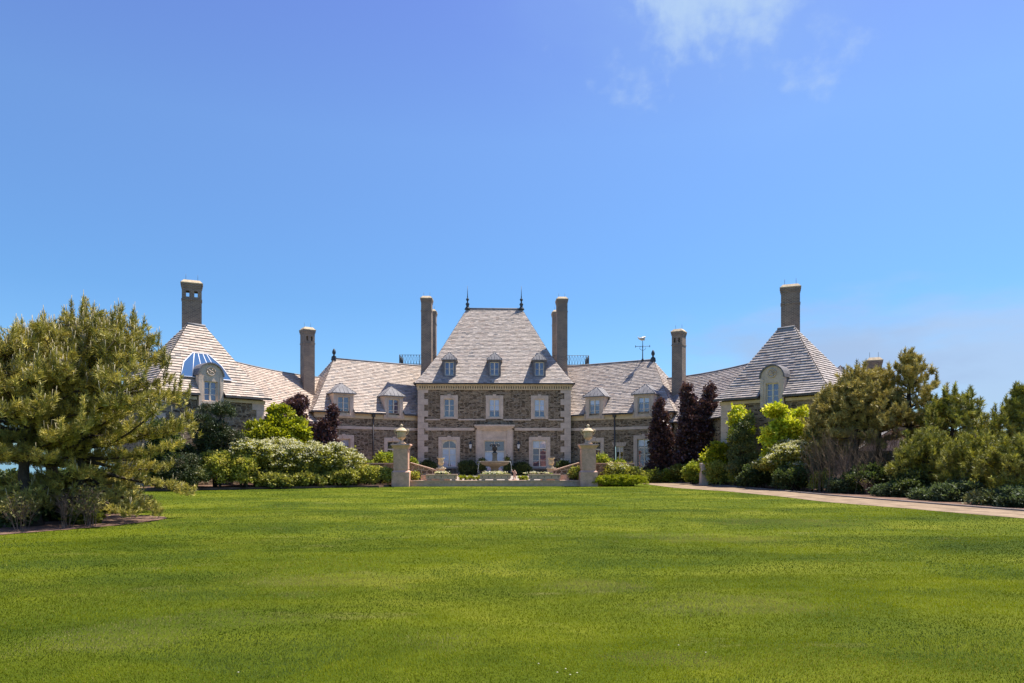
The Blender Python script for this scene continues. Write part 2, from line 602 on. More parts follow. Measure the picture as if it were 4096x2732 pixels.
# ---- slates
class Slates:
    def __init__(self, seed, course=0.19, wide=(0.2, 0.42), tint=(1, 1, 1)):
        self.r = random.Random(seed)
        self.V, self.F, self.C = [], [], []
        self.course, self.wide, self.tint = course, wide, tint

    def colour(self):
        r = self.r
        k_ = r.random()
        if k_ < 0.55:
            c = (0.571, 0.483, 0.409)
        elif k_ < 0.74:
            c = (0.643, 0.552, 0.475)
        elif k_ < 0.91:
            c = (0.479, 0.414, 0.362)
        elif k_ < 0.975:
            c = (0.50, 0.40, 0.335)
        else:
            c = (0.33, 0.30, 0.285)
        m = r.uniform(0.74, 0.93)
        return tuple(x * m * t for x, t in zip(c, self.tint))

    def quad(self, pts, c):
        i = len(self.V)
        self.V += [tuple(p) for p in pts]
        self.F.append((i, i + 1, i + 2, i + 3))
        self.C += [c] * 4

    def facet(self, A, B, C, D, gaps=()):
        """gaps: (u0, u1, vmax) strips left open where a wall dormer breaks the eave"""
        A, B, C, D = (Vector(p) for p in (A, B, C, D))
        e_ = (B - A).normalized()
        nrm = (B - A).cross(D - A)
        if nrm.length < 1e-6:
            nrm = (B - A).cross(C - A)
        nrm.normalize()
        if nrm.z < 0:
            nrm = -nrm
        f_ = nrm.cross(e_).normalized()
        if f_.z < 0:
            f_ = -f_
        H = (D - A).dot(f_)
        L = (B - A).length
        if H < 0.02:
            return
        uL, uR = (D - A).dot(e_), L + (C - B).dot(e_)
        P = lambda u, v, h: A + e_ * u + f_ * v + nrm * h
        n = max(1, round(H / self.course))
        h = H / n
        r = self.r
        for i in range(n):
            v0, v1 = i * h, (i + 1) * h
            l0, r0 = uL * v0 / H, L + (uR - L) * v0 / H
            l1, r1 = uL * v1 / H, L + (uR - L) * v1 / H
            open_ = sorted(g for g in gaps if v0 < g[2])
            cuts = [(l0, l1)] + [q for g in open_ for q in ((g[0], g[0]), (g[1], g[1]))] + [(r0, r1)]
            for (a0, a1), (b0, b1) in zip(cuts[::2], cuts[1::2]):
                self.quad([P(a0, v0, -0.02), P(b0, v0, -0.02), P(b1, v1, -0.02), P(a1, v1, -0.02)], (0.12, 0.11, 0.105))
            u = min(l0, l1) - r.uniform(0, 0.3)
            end = max(r0, r1)
            while u < end:
                w = r.uniform(*self.wide)
                a0, b0 = max(u, l0), min(u + w - 0.006, r0)
                a1, b1 = max(u, l1), min(u + w - 0.006, r1)
                u += w
                for g in open_:
                    m_ = (a0 + b0) / 2
                    if b0 > g[0] and a0 < g[1]:
                        if m_ < (g[0] + g[1]) / 2:
                            b0, b1 = min(b0, g[0]), min(b1, g[0])
                        else:
                            a0, a1 = max(a0, g[1]), max(a1, g[1])
                if b0 - a0 < 0.02 and b1 - a1 < 0.02:
                    continue
                b0, b1 = max(a0, b0), max(a1, b1)
                vv = v0 - r.uniform(0.0, 0.022)
                hb = r.uniform(0.045, 0.065)
                c = self.colour()
                p0, p1 = P(a0, vv, hb), P(b0, vv, hb)
                self.quad([p0, p1, P(b1, v1, 0.006), P(a1, v1, 0.006)], c)
                self.quad([P(a0, vv, -0.01), P(b0, vv, -0.01), p1, p0], tuple(x * 0.85 for x in c))  # butt edge darkened in colour to deepen the shadow line of each course

    def rings(self, levels, sides=(0, 1, 2, 3), gaps=()):
        for q, (lo, hi) in enumerate(zip(levels, levels[1:])):
            for s in sides:
                t = (s + 1) % 4
                self.facet(lo[s], lo[t], hi[t], hi[s], gaps if q == 0 and s == 0 else ())

    def build(self, parent, name="roof"):
        return fast_mesh(name, self.V, self.F, M['slate'], parent, col=self.C)


# ------------------------------------------------------------------ ground, sea, drive, beds
def sheet(name, pts, z, mat, kind='structure', thick=None):
    mb = MB()
    mb.poly([(x, y, z) for x, y in pts])
    if thick:
        n = len(pts)
        for i in range(n):
            (x0, y0), (x1, y1) = pts[i], pts[(i + 1) % n]
            mb.poly([(x0, y0, z - thick), (x1, y1, z - thick), (x1, y1, z), (x0, y0, z)])
    o = mb.build(name, mat)
    return tag(o, kind=kind)


def smooth_loop(pts, sub=5, jit=0.0, seed=1):
    r = random.Random(seed)
    n, out = len(pts), []
    for i in range(n):
        p0, p1, p2, p3 = (Vector(pts[(i + k_ - 1) % n]) for k_ in range(4))
        for s in range(sub):
            t = s / sub
            q = 0.5 * ((2 * p1) + (p2 - p0) * t + (2 * p0 - 5 * p1 + 4 * p2 - p3) * t * t + (3 * p1 - p0 - 3 * p2 + p3) * t ** 3)
            out.append((q.x + r.uniform(-jit, jit), q.y + r.uniform(-jit, jit)))
    return out


sheet("lawn", [(-70, -30), (70, -30), (95, 20), (95, 90), (60, 110), (0, 118), (-40, 96), (-33, 62), (-38, 50), (-44, 30), (-60, 10)], 0.0, M['lawn'], thick=6)
sheet("sea", [(-6000, -3000), (6000, -3000), (6000, 8000), (-6000, 8000)], -4.2, M['sea'])
left_bed = smooth_loop([(-24, 11.5), (-13.4, 14.3), (-11.4, 15.6), (-10.4, 16.9), (-9.6, 18.6), (-9.7, 20.4), (-11.5, 21.8), (-13.5, 25), (-18, 27), (-26, 25)], 6, 0.06, 3)
sheet("mulch_bed", left_bed, 0.012, M['mulch'])
far_bed = smooth_loop([(-33, 39), (-26, 37.2), (-21, 37.6), (-17.5, 38.6), (-14.5, 39.9), (-11.5, 41.1), (-8.8, 42.9), (-6.8, 43.6), (-7, 59), (-33, 59)], 4, 0.05, 5)
sheet("mulch_bed", far_bed, 0.13, M['mulch'], thick=0.13)
near_edge = [on_ground(px, py) for px, py in ((2560, 1934), (2700, 1952), (2900, 1965), (3100, 1984), (3300, 2008), (3600, 2032), (3850, 2054), (4096, 2074), (4500, 2112))]
far_edge = [on_ground(px, py) for px, py in ((2620, 1929), (2700, 1932), (2900, 1944), (3100, 1962), (3300, 1982), (3600, 2007), (3850, 2027), (4096, 2046), (4500, 2082))]
sheet("drive", near_edge + far_edge[::-1], 0.008, M['gravel'])
sheet("mulch_bed", far_edge + [(34, 12), (40, 55), (24, 58), (12, 55), (10.5, 50.5)], 0.004, M['mulch'])
mb = MB()
for (a, b) in zip(far_edge, far_edge[1:]):
    d = (Vector(b) - Vector(a)).normalized()
    nn = Vector((-d.y, d.x))
    fr = Frame(a, d, nn if nn.x > 0 else -nn)
    mb.box(fr, 0, (Vector(b) - Vector(a)).length, 0.0, 0.14, 0, 0.06)
tag(mb.build("kerb", M['edge_stone']), kind='structure')
sheet("courtyard", [(-6.4, 44.6), (6.4, 44.6), (6.4, 60.2), (-6.4, 60.2)], 0.36, M['paving'], thick=0.36)

# ------------------------------------------------------------------ the mansion
house = thing("mansion", (0, 60, 0), "long crescent-shaped stone mansion with slate hipped roofs and tall brick chimneys", "mansion")


def window(fr, u, z0, z1, w, sur=0.3, rows=3, transom=None, arch=False, room='room_blue', blind=0.0, blind_half=None, proud=0.07, key=True, name="window", cols=2, sill=True):
    """frame is the part; surround, pane, dim room panel and blind are its sub-parts"""
    a, b = u - w / 2, u + w / 2
    f = MB()
    s = 0.065
    d0, d1 = -0.17, -0.10
    f.box(fr, a, a + s, d0, d1, z0, z1)
    f.box(fr, b - s, b, d0, d1, z0, z1)
    f.box(fr, a + s, b - s, d0, d1, z0, z0 + s * 1.3)
    f.box(fr, a + s, b - s, d0, d1, z1 - s, z1)
    top = z1 - s
    if transom:
        f.box(fr, a + s, b - s, d0, d1 + 0.01, transom - 0.05, transom + 0.05)
        f.box(fr, u - 0.02, u + 0.02, d0 + 0.01, d1 - 0.01, transom + 0.05, z1 - s)
        top = transom - 0.05
    if cols == 2:
        f.box(fr, u - 0.05, u + 0.05, d0, d1 + 0.012, z0 + s * 1.3, top)
    for i in range(1, rows):
        z = z0 + s + (top - z0 - s) * i / rows
        for (p, q) in (((a + s, u - 0.05), (u + 0.05, b - s)) if cols == 2 else ((a + s, b - s),)):
            f.box(fr, p, q, d0 + 0.015, d1 - 0.012, z - 0.018, z + 0.018)
    if arch:
        rise, n = 0.30, 7
        for sgn in (-1, 1):
            for i in range(n):
                x0, x1 = (w / 2 - s) * i / n, (w / 2 - s) * (i + 1) / n
                h0, h1 = (rise * (x / (w / 2 - s)) ** 2.4 for x in (x0, x1))
                f.poly([fr(u + sgn * x0, d1 - 0.01, z1 - s), fr(u + sgn * x0, d1 - 0.01, z1 - s - h0), fr(u + sgn * x1, d1 - 0.01, z1 - s - h1), fr(u + sgn * x1, d1 - 0.01, z1 - s)])
    w_ = f.build(name, M['cream'], house)
    if sur:
        g = MB()
        g.box(fr, a - sur, a, -0.28, proud, z0 - 0.16, z1 + sur)
        g.box(fr, b, b + sur, -0.28, proud, z0 - 0.16, z1 + sur)
        g.box(fr, a, b, -0.28, proud - 0.003, z1, z1 + sur)
        if sill:
            g.box(fr, a - 0.004, b + 0.004, -0.28, proud + 0.05, z0 - 0.14, z0)
        if key:
            g.hexa([fr(u - 0.1, proud + 0.05, z1 + 0.02), fr(u + 0.1, proud + 0.05, z1 + 0.02), fr(u + 0.1, -0.02, z1 + 0.02), fr(u - 0.1, -0.02, z1 + 0.02)],
                   [fr(u - 0.15, proud + 0.05, z1 + sur + 0.1), fr(u + 0.15, proud + 0.05, z1 + sur + 0.1), fr(u + 0.15, -0.02, z1 + sur + 0.1), fr(u - 0.15, -0.02, z1 + sur + 0.1)])
        g.build("surround", M['limestone'], w_)
    p = MB()
    prr = random.Random(int(u * 977 + z0 * 331 + fr.O.x * 71))
    for (pa, pb) in ((a + 0.01, u), (u, b - 0.01)):
        t0, t1, t2 = (prr.uniform(-0.012, 0.012) for _ in range(3))
        p.poly([fr(pa, -0.138 + t0, z0 + 0.01), fr(pb, -0.138 + t1, z0 + 0.01), fr(pb, -0.138 + t1 + t2, z1 - 0.01), fr(pa, -0.138 + t0 + t2, z1 - 0.01)])
    p.build("pane", M['glass'], w_)
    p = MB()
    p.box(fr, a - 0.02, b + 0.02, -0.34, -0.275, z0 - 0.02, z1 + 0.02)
    p.build("dim_room_panel", M[room], w_)  # panel close behind the glass, coloured dark for the unlit room
    if blind:
        p = MB()
        h = (z1 - z0) * blind
        aa, bb = a + 0.03, b - 0.03
        n = 14
        for i in range(n):
            x0, x1 = aa + (bb - aa) * i / n, aa + (bb - aa) * (i + 1) / n
            p.poly([fr(x0, -0.165 - 0.012 * (i % 2), z1 - h), fr(x1, -0.177 + 0.012 * (i % 2), z1 - h), fr(x1, -0.177 + 0.012 * (i % 2), z1 - 0.01), fr(x0, -0.165 - 0.012 * (i % 2), z1 - 0.01)])
        p.build("blind", M['blind'], w_)
    if blind_half:
        p = MB()
        for (x0, x1, x2, x3) in ((a + 0.03, u - 0.02, a + 0.03, u - 0.12), (u + 0.02, b - 0.03, u + 0.14, b - 0.03)):
            zt, zm, zb = z0 + (z1 - z0) * blind_half, z0 + (z1 - z0) * 0.42, z0 + 0.02
            p.poly([fr(x0, -0.17, zm), fr(x1, -0.17, zm), fr(x1, -0.17, zt), fr(x0, -0.17, zt)])
            p.poly([fr(x2, -0.17, zb), fr(x3, -0.17, zb), fr(x1, -0.17, zm), fr(x0, -0.17, zm)])
        p.build("curtain", M['blind'], w_)
    return (a, b, z0, z1)


# ---- main block
FM = Frame((-6.67, 60), (1, 0), (0, -1))
HALF = 6.67
holes = []
for k_, du in enumerate((-3.97, 0, 3.97)):
    holes.append(window(FM, HALF + du, 5.46, 7.06, 0.92, 0.31, rows=3, blind=(0, 0.62, 0.62)[k_]))
holes.append(window(FM, HALF - 3.97, 1.05, 3.42, 1.26, 0.31, rows=3, transom=2.72, arch=True, blind_half=0.70))
holes.append(window(FM, HALF + 3.97, 1.05, 3.42, 1.26, 0.31, rows=3, transom=2.72, arch=False, blind=0.31))
holes.append(window(FM, HALF, 0.62, 3.40, 1.80, 0, rows=2, transom=2.45, blind_half=0.64, name="door"))
mb = MB()
wall_panel(mb, FM, 13.34, 0, 8.4, holes)
wall_panel(mb, Frame((6.67, 60), (0, 1), (1, 0)), 12, 0, 8.4)
wall_panel(mb, Frame((-6.67, 72), (0, -1), (-1, 0)), 12, 0, 8.4)
wall_panel(mb, Frame((6.67, 72), (-1, 0), (0, 1)), 13.34, 0, 8.4)
mb.build("wall", M['rubble'], house)
# window wells with little balustrades below the long windows
for du in (-3.97, 3.97):
    mb = MB()
    u = HALF + du
    mb.box(FM, u - 0.75, u + 0.75, 0.30, 0.36, 0.98, 1.03)
    mb.box(FM, u - 0.75, u + 0.75, 0.30, 0.36, 0.40, 0.45)
    for i in range(13):
        x = u - 0.72 + 1.44 * i / 12
        mb.box(FM, x - 0.012, x + 0.012, 0.32, 0.345, 0.45, 0.98)
    mb.build("balustrade", M['iron'], house)
    for x in (u - 0.94, u + 0.64):
        mb = MB()
        mb.box(FM, x, x + 0.3, 0, 0.074, 0.36, 0.885)
        mb.build("surround_foot", M['limestone'], house)
# belts
for (a, b, z0, z1) in ((0.62, HALF - 4.75, 5.17, 5.30), (HALF + 4.75, 12.72, 5.17, 5.30), (HALF - 3.19, HALF - 0.78, 5.17, 5.30), (HALF + 0.78, HALF + 3.19, 5.17, 5.30),
                       (0.62, HALF - 1.76, 4.28, 4.52), (HALF + 1.76, 12.72, 4.28, 4.52)):
    mb = MB()
    mb.box(FM, a, b, 0, 0.075, z0, z1)
    mb.build("belt_course", M['limestone'], house)
# quoins
for sgn in (-1, 1):
    mb = MB()
    z, i = 0.3, 0
    while z < 7.85:
        w = 0.86 if i % 2 == 0 else 0.52
        h = min(0.52, 7.86 - z)
        a, b = (-0.05, w) if sgn < 0 else (13.34 - w, 13.39)
        mb.box(FM, a, b, -0.6, 0.055, z, z + h - 0.012)
        z += 0.52
        i += 1
    mb.build("quoin", M['limestone'], house)
# cornice with dentils
mb = MB()
for fr, L, e0 in ((FM, 13.34, 0.12), (Frame((6.67, 60), (0, 1), (1, 0)), 12, 0), (Frame((-6.67, 72), (0, -1), (-1, 0)), 12, 0)):
    mb.box(fr, -e0, L + e0, 0, 0.10, 7.86, 7.96)
    mb.box(fr, -e0 - .06, L + e0 + .06, 0, 0.16, 8.18, 8.34)
    x = 0.0
    while x < L:
        mb.box(fr, x, x + 0.12, 0, 0.13, 7.96, 8.18)
        x += 0.21
mb.build("cornice", M['cornice_stone'], house)
lv = lambda hx, y0, y1, z: [(-hx, y0, z), (hx, y0, z), (hx, y1, z), (-hx, y1, z)]
sl = Slates(5, 0.185, (0.2, 0.42))
sl.rings([lv(6.95, 59.7, 72.3, 8.42), lv(6.38, 60.4, 71.6, 9.22), lv(5.12, 62.0, 70.0, 11.2), lv(2.67, 65.99, 66.01, 16.24)])
main_roof = sl.build(house)
mb = MB()
for fr, L in ((Frame((-6.98, 59.69), (1, 0), (0, -1)), 13.96), (Frame((6.96, 59.69), (0, 1), (1, 0)), 12.6), (Frame((-6.96, 72.29), (0, -1), (-1, 0)), 12.6)):
    mb.box(fr, 0, L, -0.02, 0.12, 8.33, 8.45)
mb.build("gutter", M['gutter'], house)
mb = MB()
mb.tube([(-2.75, 66, 16.3), (2.75, 66, 16.3)], 0.1, 8)
mb.build("ridge_cap", M['lead'], main_roof)
for sx in (-2.6, 2.6):
    mb = MB()
    mb.lathe((sx, 66, 16.22), [(0.3, 0), (0.26, 0.12), (0.12, 0.3), (0.16, 0.45), (0.2, 0.55), (0.08, 0.68), (0.06, 0.8), (0.15, 0.95), (0.15, 1.02), (0.05, 1.12), (0.05, 1.2), (0.035, 1.4), (0.012, 2.3)], 12)
    mb.build("finial", M['iron'], house)
# door surround
mb = MB()
for sgn in (-1, 1):
    u = HALF + sgn * 1.32
    mb.box(FM, u - 0.22, u + 0.22, 0.0, 0.22, 0.36, 4.35)
    mb.box(FM, u - 0.27, u + 0.27, 0.0, 0.27, 0.36, 0.62)
    mb.box(FM, HALF + sgn * 1.02 - 0.12, HALF + sgn * 1.02 + 0.12, -0.28, 0.14, 0.36, 3.52)
    mb.box(FM, HALF + sgn * 1.60 - 0.05, HALF + sgn * 1.60 + 0.05, 0.0, 0.12, 0.36, 4.35)
mb.box(FM, HALF - 1.10, HALF + 1.10, -0.28, 0.17, 3.40, 3.62)
mb.box(FM, HALF - 1.10, HALF + 1.10, 0.0, 0.12, 3.62, 4.35)
mb.box(FM, HALF - 1.55, HALF + 1.55, 0.0, 0.30, 4.35, 4.50)
mb.box(FM, HALF - 1.66, HALF + 1.66, 0.0, 0.42, 4.50, 4.62)
mb.box(FM, HALF - 1.76, HALF + 1.76, 0.0, 0.52, 4.62, 4.78)
mb.box(FM, HALF - 1.0, HALF + 1.0, 0.0, 0.5, 0.36, 0.60)
mb.box(FM, HALF - 1.4, HALF + 1.4, 0.5, 0.9, 0.36, 0.48)
mb.build("door_surround", M['limestone'], house)
for sgn in (-1, 1):
    c = (sgn * 2.1, 59.72, 0)
    mb = MB()
    mb.tube([(c[0], 59.99, 2.62), (c[0], 59.72, 2.56), (c[0], 59.72, 2.66)], 0.03, 6)
    mb.frustum(c, 0.12, 0.12, 0.2, 0.2, 2.62, 2.70)
    mb.frustum(c, 0.36, 0.36, 0.06, 0.06, 3.08, 3.26)
    mb.lathe((c[0], c[1], 3.26), [(0.03, 0), (0.05, 0.05), (0.01, 0.12)], 8)
    for dx in (-1, 1):
        for dy in (-1, 1):
            mb.tube([(c[0] + dx * 0.1, c[1] + dy * 0.1, 2.70), (c[0] + dx * 0.15, c[1] + dy * 0.15, 3.08)], 0.012, 4)
    mb.frustum((c[0], 59.98, 0), 0.14, 0.04, 0.14, 0.04, 2.45, 2.75)
    ln_ = mb.build("wall_lantern", M['iron'], house)
    mb = MB()
    mb.frustum(c, 0.17, 0.17, 0.26, 0.26, 2.71, 3.07)
    mb.build("lantern_glass", M['lantern_glass'], ln_)


# ---- dormers with lead hipped caps
def lead_cap(fr, u, w, z, h, depth, ov=0.12, parent=None):
    mb = MB()
    a, b = u - w / 2 - ov, u + w / 2 + ov
    mb.box(fr, a, b, -depth, ov, z - 0.07, z)
    P = [fr(a, ov, z), fr(b, ov, z), fr(b, -depth, z), fr(a, -depth, z)]
    rf, rb = fr(u, -(w / 2) * 0.62, z + h), fr(u, -depth, z + h)
    mb.poly([P[0], P[1], rf])
    mb.poly([P[1], P[2], rb, rf])
    mb.poly([P[3], P[0], rf, rb])
    for i in range(1, 6):                                   # standing seams
        t = i / 6
        q = P[0].lerp(P[1], t)
        k2 = 1 - abs(2 * t - 1)
        edge = P[0] if t < 0.5 else P[1]
        mb.tube([q, edge.lerp(rf, k2) if t != 0.5 else rf], 0.02, 4)
    for (e0, e1) in ((P[0], P[3]), (P[1], P[2])):
        for i in range(1, 6):
            t = i / 5
            q = e0.lerp(e1, t)
            L = (fr(0, 0, 0) - fr(0, -1, 0)).length
            back = -ov + (depth + ov) * t
            rr = rf.lerp(rb, max(0.0, (back - (w / 2) * 0.62) / max(0.01, depth - (w / 2) * 0.62)))
            if back < (w / 2) * 0.62:
                rr = e0.lerp(rf, (back + ov) / ((w / 2) * 0.62 + ov))
            mb.tube([q, rr], 0.02, 4)
    mb.tube([P[0], rf, P[1]], 0.025, 5)
    mb.tube([rf, rb], 0.03, 5)
    return mb.build("dormer_roof", M['lead'], parent)


def dormer(fr, u, w, z0, z1, hcap, depth, ww, wz0, wz1, mat, cap_ov=0.12, blind=0.0, front_d=0.0, rows=3):
    a, b = u - w / 2, u + w / 2
    fr2 = Frame(fr(0, front_d, 0), fr.t, fr.n)
    mb = MB()
    wa, wb = u - ww / 2, u + ww / 2
    for (p, q, r, s) in ((a, wa, z0, z1), (wb, b, z0, z1), (wa, wb, z0, wz0), (wa, wb, wz1, z1)):
        mb.box(fr2, p, q, -0.22, 0.0, r, s)
    for x0, x1 in ((a, a + 0.1), (b - 0.1, b)):
        mb.box(fr2, x0, x1, -depth, -0.221, z0, z1)
    d_ = mb.build("dormer", M[mat], house)
    fr3 = Frame(fr2(0, 0.0, 0), fr.t, fr.n)
    window(fr3, u, wz0, wz1, ww, 0, rows=rows, blind=blind, name="dormer_window")
    lead_cap(fr2, u, w, z1, hcap, depth, cap_ov, d_)
    if mat == 'limestone':
        g = MB()
        g.box(fr2, wa - 0.07, wa, 0, 0.04, wz0, wz1 + 0.07)
        g.box(fr2, wb, wb + 0.07, 0, 0.04, wz0, wz1 + 0.07)
        g.box(fr2, wa, wb, 0, 0.038, wz1, wz1 + 0.07)
        g.box(fr2, wa - 0.14, wb + 0.14, 0, 0.08, wz0 - 0.12, wz0)
        g.box(fr2, a - 0.02, b + 0.02, 0, 0.06, z1 - 0.16, z1 - 0.075)
        for x in (a - 0.12, b - 0.04):
            g.box(fr2, x, x + 0.16, 0, 0.05, z0, z0 + 0.5)
        g.build("surround", M['limestone'], d_)
    return d_


for du in (-3.97, 0, 3.97):
    dormer(Frame((0, 60.2), (1, 0), (0, -1)), du, 1.12, 8.95, 10.55, 0.72, 2.6, 0.82, 9.12, 10.34, 'shingle_cheek', 0.14, rows=2)


# ---- chimneys
def chimney(cx, cy, w, d, z0, z1, rot, flues=0, through=True, corbel=True):
    c = (cx, cy, 0)
    mb = MB()
    ca, sa = math.cos(rot), math.sin(rot)
    fr = Frame((cx, cy), (ca, sa), (sa, -ca))
    zt = z1 - 0.28
    hz0, hz1 = z1 - 1.18, z1 - 0.78
    if flues:
        mb.box(fr, -w / 2, w / 2, -d / 2, d / 2, z0, hz0)
        hw = w * 0.17
        xs = [-w / 2, -w * 0.21 - hw / 2, -w * 0.21 + hw / 2, w * 0.21 - hw / 2, w * 0.21 + hw / 2, w / 2]
        for i in (0, 2, 4):
            mb.box(fr, xs[i], xs[i + 1], -d / 2, d / 2, hz0 + 0.001, hz1 - 0.001)
        if not through:
            for i in (1, 3):
                mb.box(fr, xs[i] + 0.001, xs[i + 1] - 0.001, -d / 2 + 0.2, d / 2 - 0.2, hz0 + 0.001, hz1 - 0.001)
        mb.box(fr, -w / 2, w / 2, -d / 2, d / 2, hz1, zt)
    else:
        mb.box(fr, -w / 2, w / 2, -d / 2, d / 2, z0, zt)
    e = 0.03
    for (za, zb, ee) in ((z1 - 1.42, z1 - 1.33, e), (zt - 0.28, zt - 0.15, e), (zt - 0.15, zt, 2 * e)):
        for (p, q, r, s) in ((-w / 2 - ee, w / 2 + ee, d / 2, d / 2 + ee), (-w / 2 - ee, w / 2 + ee, -d / 2 - ee, -d / 2),
                             (-w / 2 - ee, -w / 2, -d / 2, d / 2), (w / 2, w / 2 + ee, -d / 2, d / 2)):
            mb.box(fr, p, q, r, s, za, zb)
    o = mb.build("chimney", M['brick'], house)
    mb = MB()
    mb.frustum(c, w + 0.17, d + 0.17, w + 0.17, d + 0.17, zt + 0.002, zt + 0.07, rot)
    mb.frustum(c, w + 0.12, d + 0.12, w - 0.25, d - 0.25, zt + 0.071, z1, rot)
    mb.build("cap", M['urn_stone'], o)
    for sx in (-0.3, 0.3):
        mb = MB()
        p = fr(sx * w, 0, z1 - 0.02)
        mb.tube([p, p + Vector((0, 0, 0.45))], 0.012, 4)
        mb.build("lightning_rod", M['iron'], o)
    mb = MB()
    mb.frustum(c, w + 0.06, d + 0.06, w + 0.06, d + 0.06, z0 + 0.0, z0 + 0.55, rot)
    mb.build("flashing", M['lead'], o)
    return o


for s in (-1, 1):
    chimney(s * 6.18, 62.6, 0.94, 1.15, 9.2, 16.6, 0)
    chimney(s * 6.22, 67.6, 0.94, 1.15, 9.2, 16.5, 0)

# ---- crescent wings, mirrored about the axis of the house
H45 = R(48)
for s in (-1, 1):
    S = lambda p: (s * p[0], p[1], *p[2:])
    # first curved wing, two storeys with dormers
    d1, n1 = Vector((0.839, -0.545)), Vector((0.545, 0.839))
    P0 = Vector((6.67, 60.6)) - d1 * 0.4
    L1 = 9.33 + 0.4
    F1 = Frame(S((P0.x, P0.y)), S((d1.x, d1.y)), S((-n1.x, -n1.y)))
    hs = []
    # ground-floor openings
    hs.append(window(F1, 2.85, 1.05, 3.30, 1.16, 0.32, rows=3, transom=2.62))
    if s > 0:
        hs.append(window(F1, 5.15, 1.05, 2.85, 0.72, 0.0, rows=2, room='room_dark', blind=0.25, key=False))
    hs.append(window(F1, 7.35, 1.05, 3.45, 1.16, 0.32, rows=3, transom=2.72, room='room_dark', blind=0.24))
    mb = MB()
    wall_panel(mb, F1, L1, 0, 5.75, hs)
    c0 = F1(L1, 0, 0)
    FE = Frame((c0.x, c0.y), S((n1.x, n1.y)), S((d1.x, d1.y)))
    wall_panel(mb, FE, 8, 0, 5.75)
    mb.build("wall", M['rubble'], house)
    if s > 0:
        mb = MB()
        for i in range(9):
            t0 = 5.15 - 0.55 + i * 0.122
            lean = (t0 + 0.06 - 5.15) * 0.25
            mb.hexa([F1(t0 + 0.006, 0.03, 2.87), F1(t0 + 0.112, 0.03, 2.87), F1(t0 + 0.112, -0.1, 2.87), F1(t0 + 0.006, -0.1, 2.87)],
                    [F1(t0 + lean, 0.03, 3.2), F1(t0 + 0.116 + lean, 0.03, 3.2), F1(t0 + 0.116 + lean, -0.1, 3.2), F1(t0 + lean, -0.1, 3.2)])
        mb.build("lintel", M['limestone'], house)
    mb = MB()
    mb.box(F1, 0.1, L1 + 0.05, 0, 0.07, 4.28, 4.52)
    mb.build("belt_course", M['limestone'], house)
    mb = MB()
    mb.box(F1, 0.1, L1 + 0.05, 0, 0.06, 5.18, 5.58)
    mb.box(FE, 0, 8, 0, 0.06, 5.18, 5.58)
    mb.build("cornice", M['cornice_stone'], house)
    ov = 0.32
    A = F1(-1.5, ov, 5.68)
    B = F1(L1 + ov, ov, 5.68)
    Bb = F1(L1 + ov, -8 - ov, 5.68)
    Ab = F1(-1.5, -8 - ov, 5.68)
    Rl = F1(-4.0, -4, 10.6)
    Rr = F1(L1 - 3.03, -4, 10.6)
    mid = lambda a, b, t, up=0: Vector(a).lerp(Vector(b), t) + Vector((0, 0, up))
    sl = Slates(11 + s, 0.19, (0.2, 0.42), (1.03, 1.0, 0.96) if s < 0 else (0.98, 0.98, 0.98))  # left slates warmer, right cooler: sunlit and turned-away slopes put into the tint
    t = 0.14
    Am, Bm, Bbm, Abm = (mid(a, b, t, -0.12) for a, b in ((A, Rl), (B, Rr), (Bb, Rr), (Ab, Rl)))
    sl.facet(A, B, Bm, Am, [(u_ + 1.5 - 0.87, u_ + 1.5 + 0.87, 9) for u_ in (2.85, 7.35)])
    sl.facet(Am, Bm, Rr, Rl)
    sl.facet(B, Bb, Bbm, Bm)
    sl.facet(Bm, Bbm, Rr, Rr)
    sl.facet(Bb, Ab, Abm, Bbm)
    sl.facet(Bbm, Abm, Rl, Rr)
    rf = sl.build(house)
    mb = MB()
    mb.tube([F1(-3, -4, 10.64), F1(L1 - 3.0, -4, 10.64)], 0.08, 6)
    mb.build("ridge_cap", M['slate'] if False else M['lead'], rf)
    mb = MB()
    for (q0, q1) in ((0.1, 1.97), (3.73, 6.47)):
        g_ = MB()
        g_.box(Frame(F1(0, ov, 0), F1.t, F1.n), q0, q1, -0.02, 0.1, 5.57, 5.69)
        g_.build("gutter", M['gutter'], house)
    mb.box(Frame(F1(0, ov, 0), F1.t, F1.n), 8.23, L1 + ov, -0.02, 0.1, 5.57, 5.69)
    mb.box(Frame(FE(0, ov, 0), FE.t, FE.n), -ov, 8, -0.02, 0.1, 5.57, 5.69)
    mb.build("gutter", M['gutter'], house)
    mb = MB()
    p = F1(4.75, 0.1, 0)
    mb.tube([(p.x, p.y, 0.2), (p.x, p.y, 5.45)], 0.06, 8)
    mb.box(F1, 4.62, 4.88, 0.02, 0.24, 5.35, 5.6)
    mb.build("downpipe", M['gutter'], house)
    p = Rr
    mb = MB()
    mb.frustum((p.x, p.y, 10.45), 0.42, 0.42, 0.34, 0.34, 0, 0.35)
    mb.lathe((p.x, p.y, 10.8), [(0.2, 0), (0.1, 0.08), (0.07, 0.16), (0.15, 0.28), (0.17, 0.4), (0.13, 0.55), (0.05, 0.68), (0.01, 0.74)], 12)
    mb.build("finial", M['iron'], house)
    # wall dormers
    for (u, bl) in ((2.85, 0.28 if s > 0 else 0), (7.35, 0.28 if s > 0 else 0)):
        dormer(F1, u, 1.72, 5.25, 7.25, 0.85, 3.2, 1.0, 5.45, 6.95, 'limestone', 0.2, bl, 0.08)
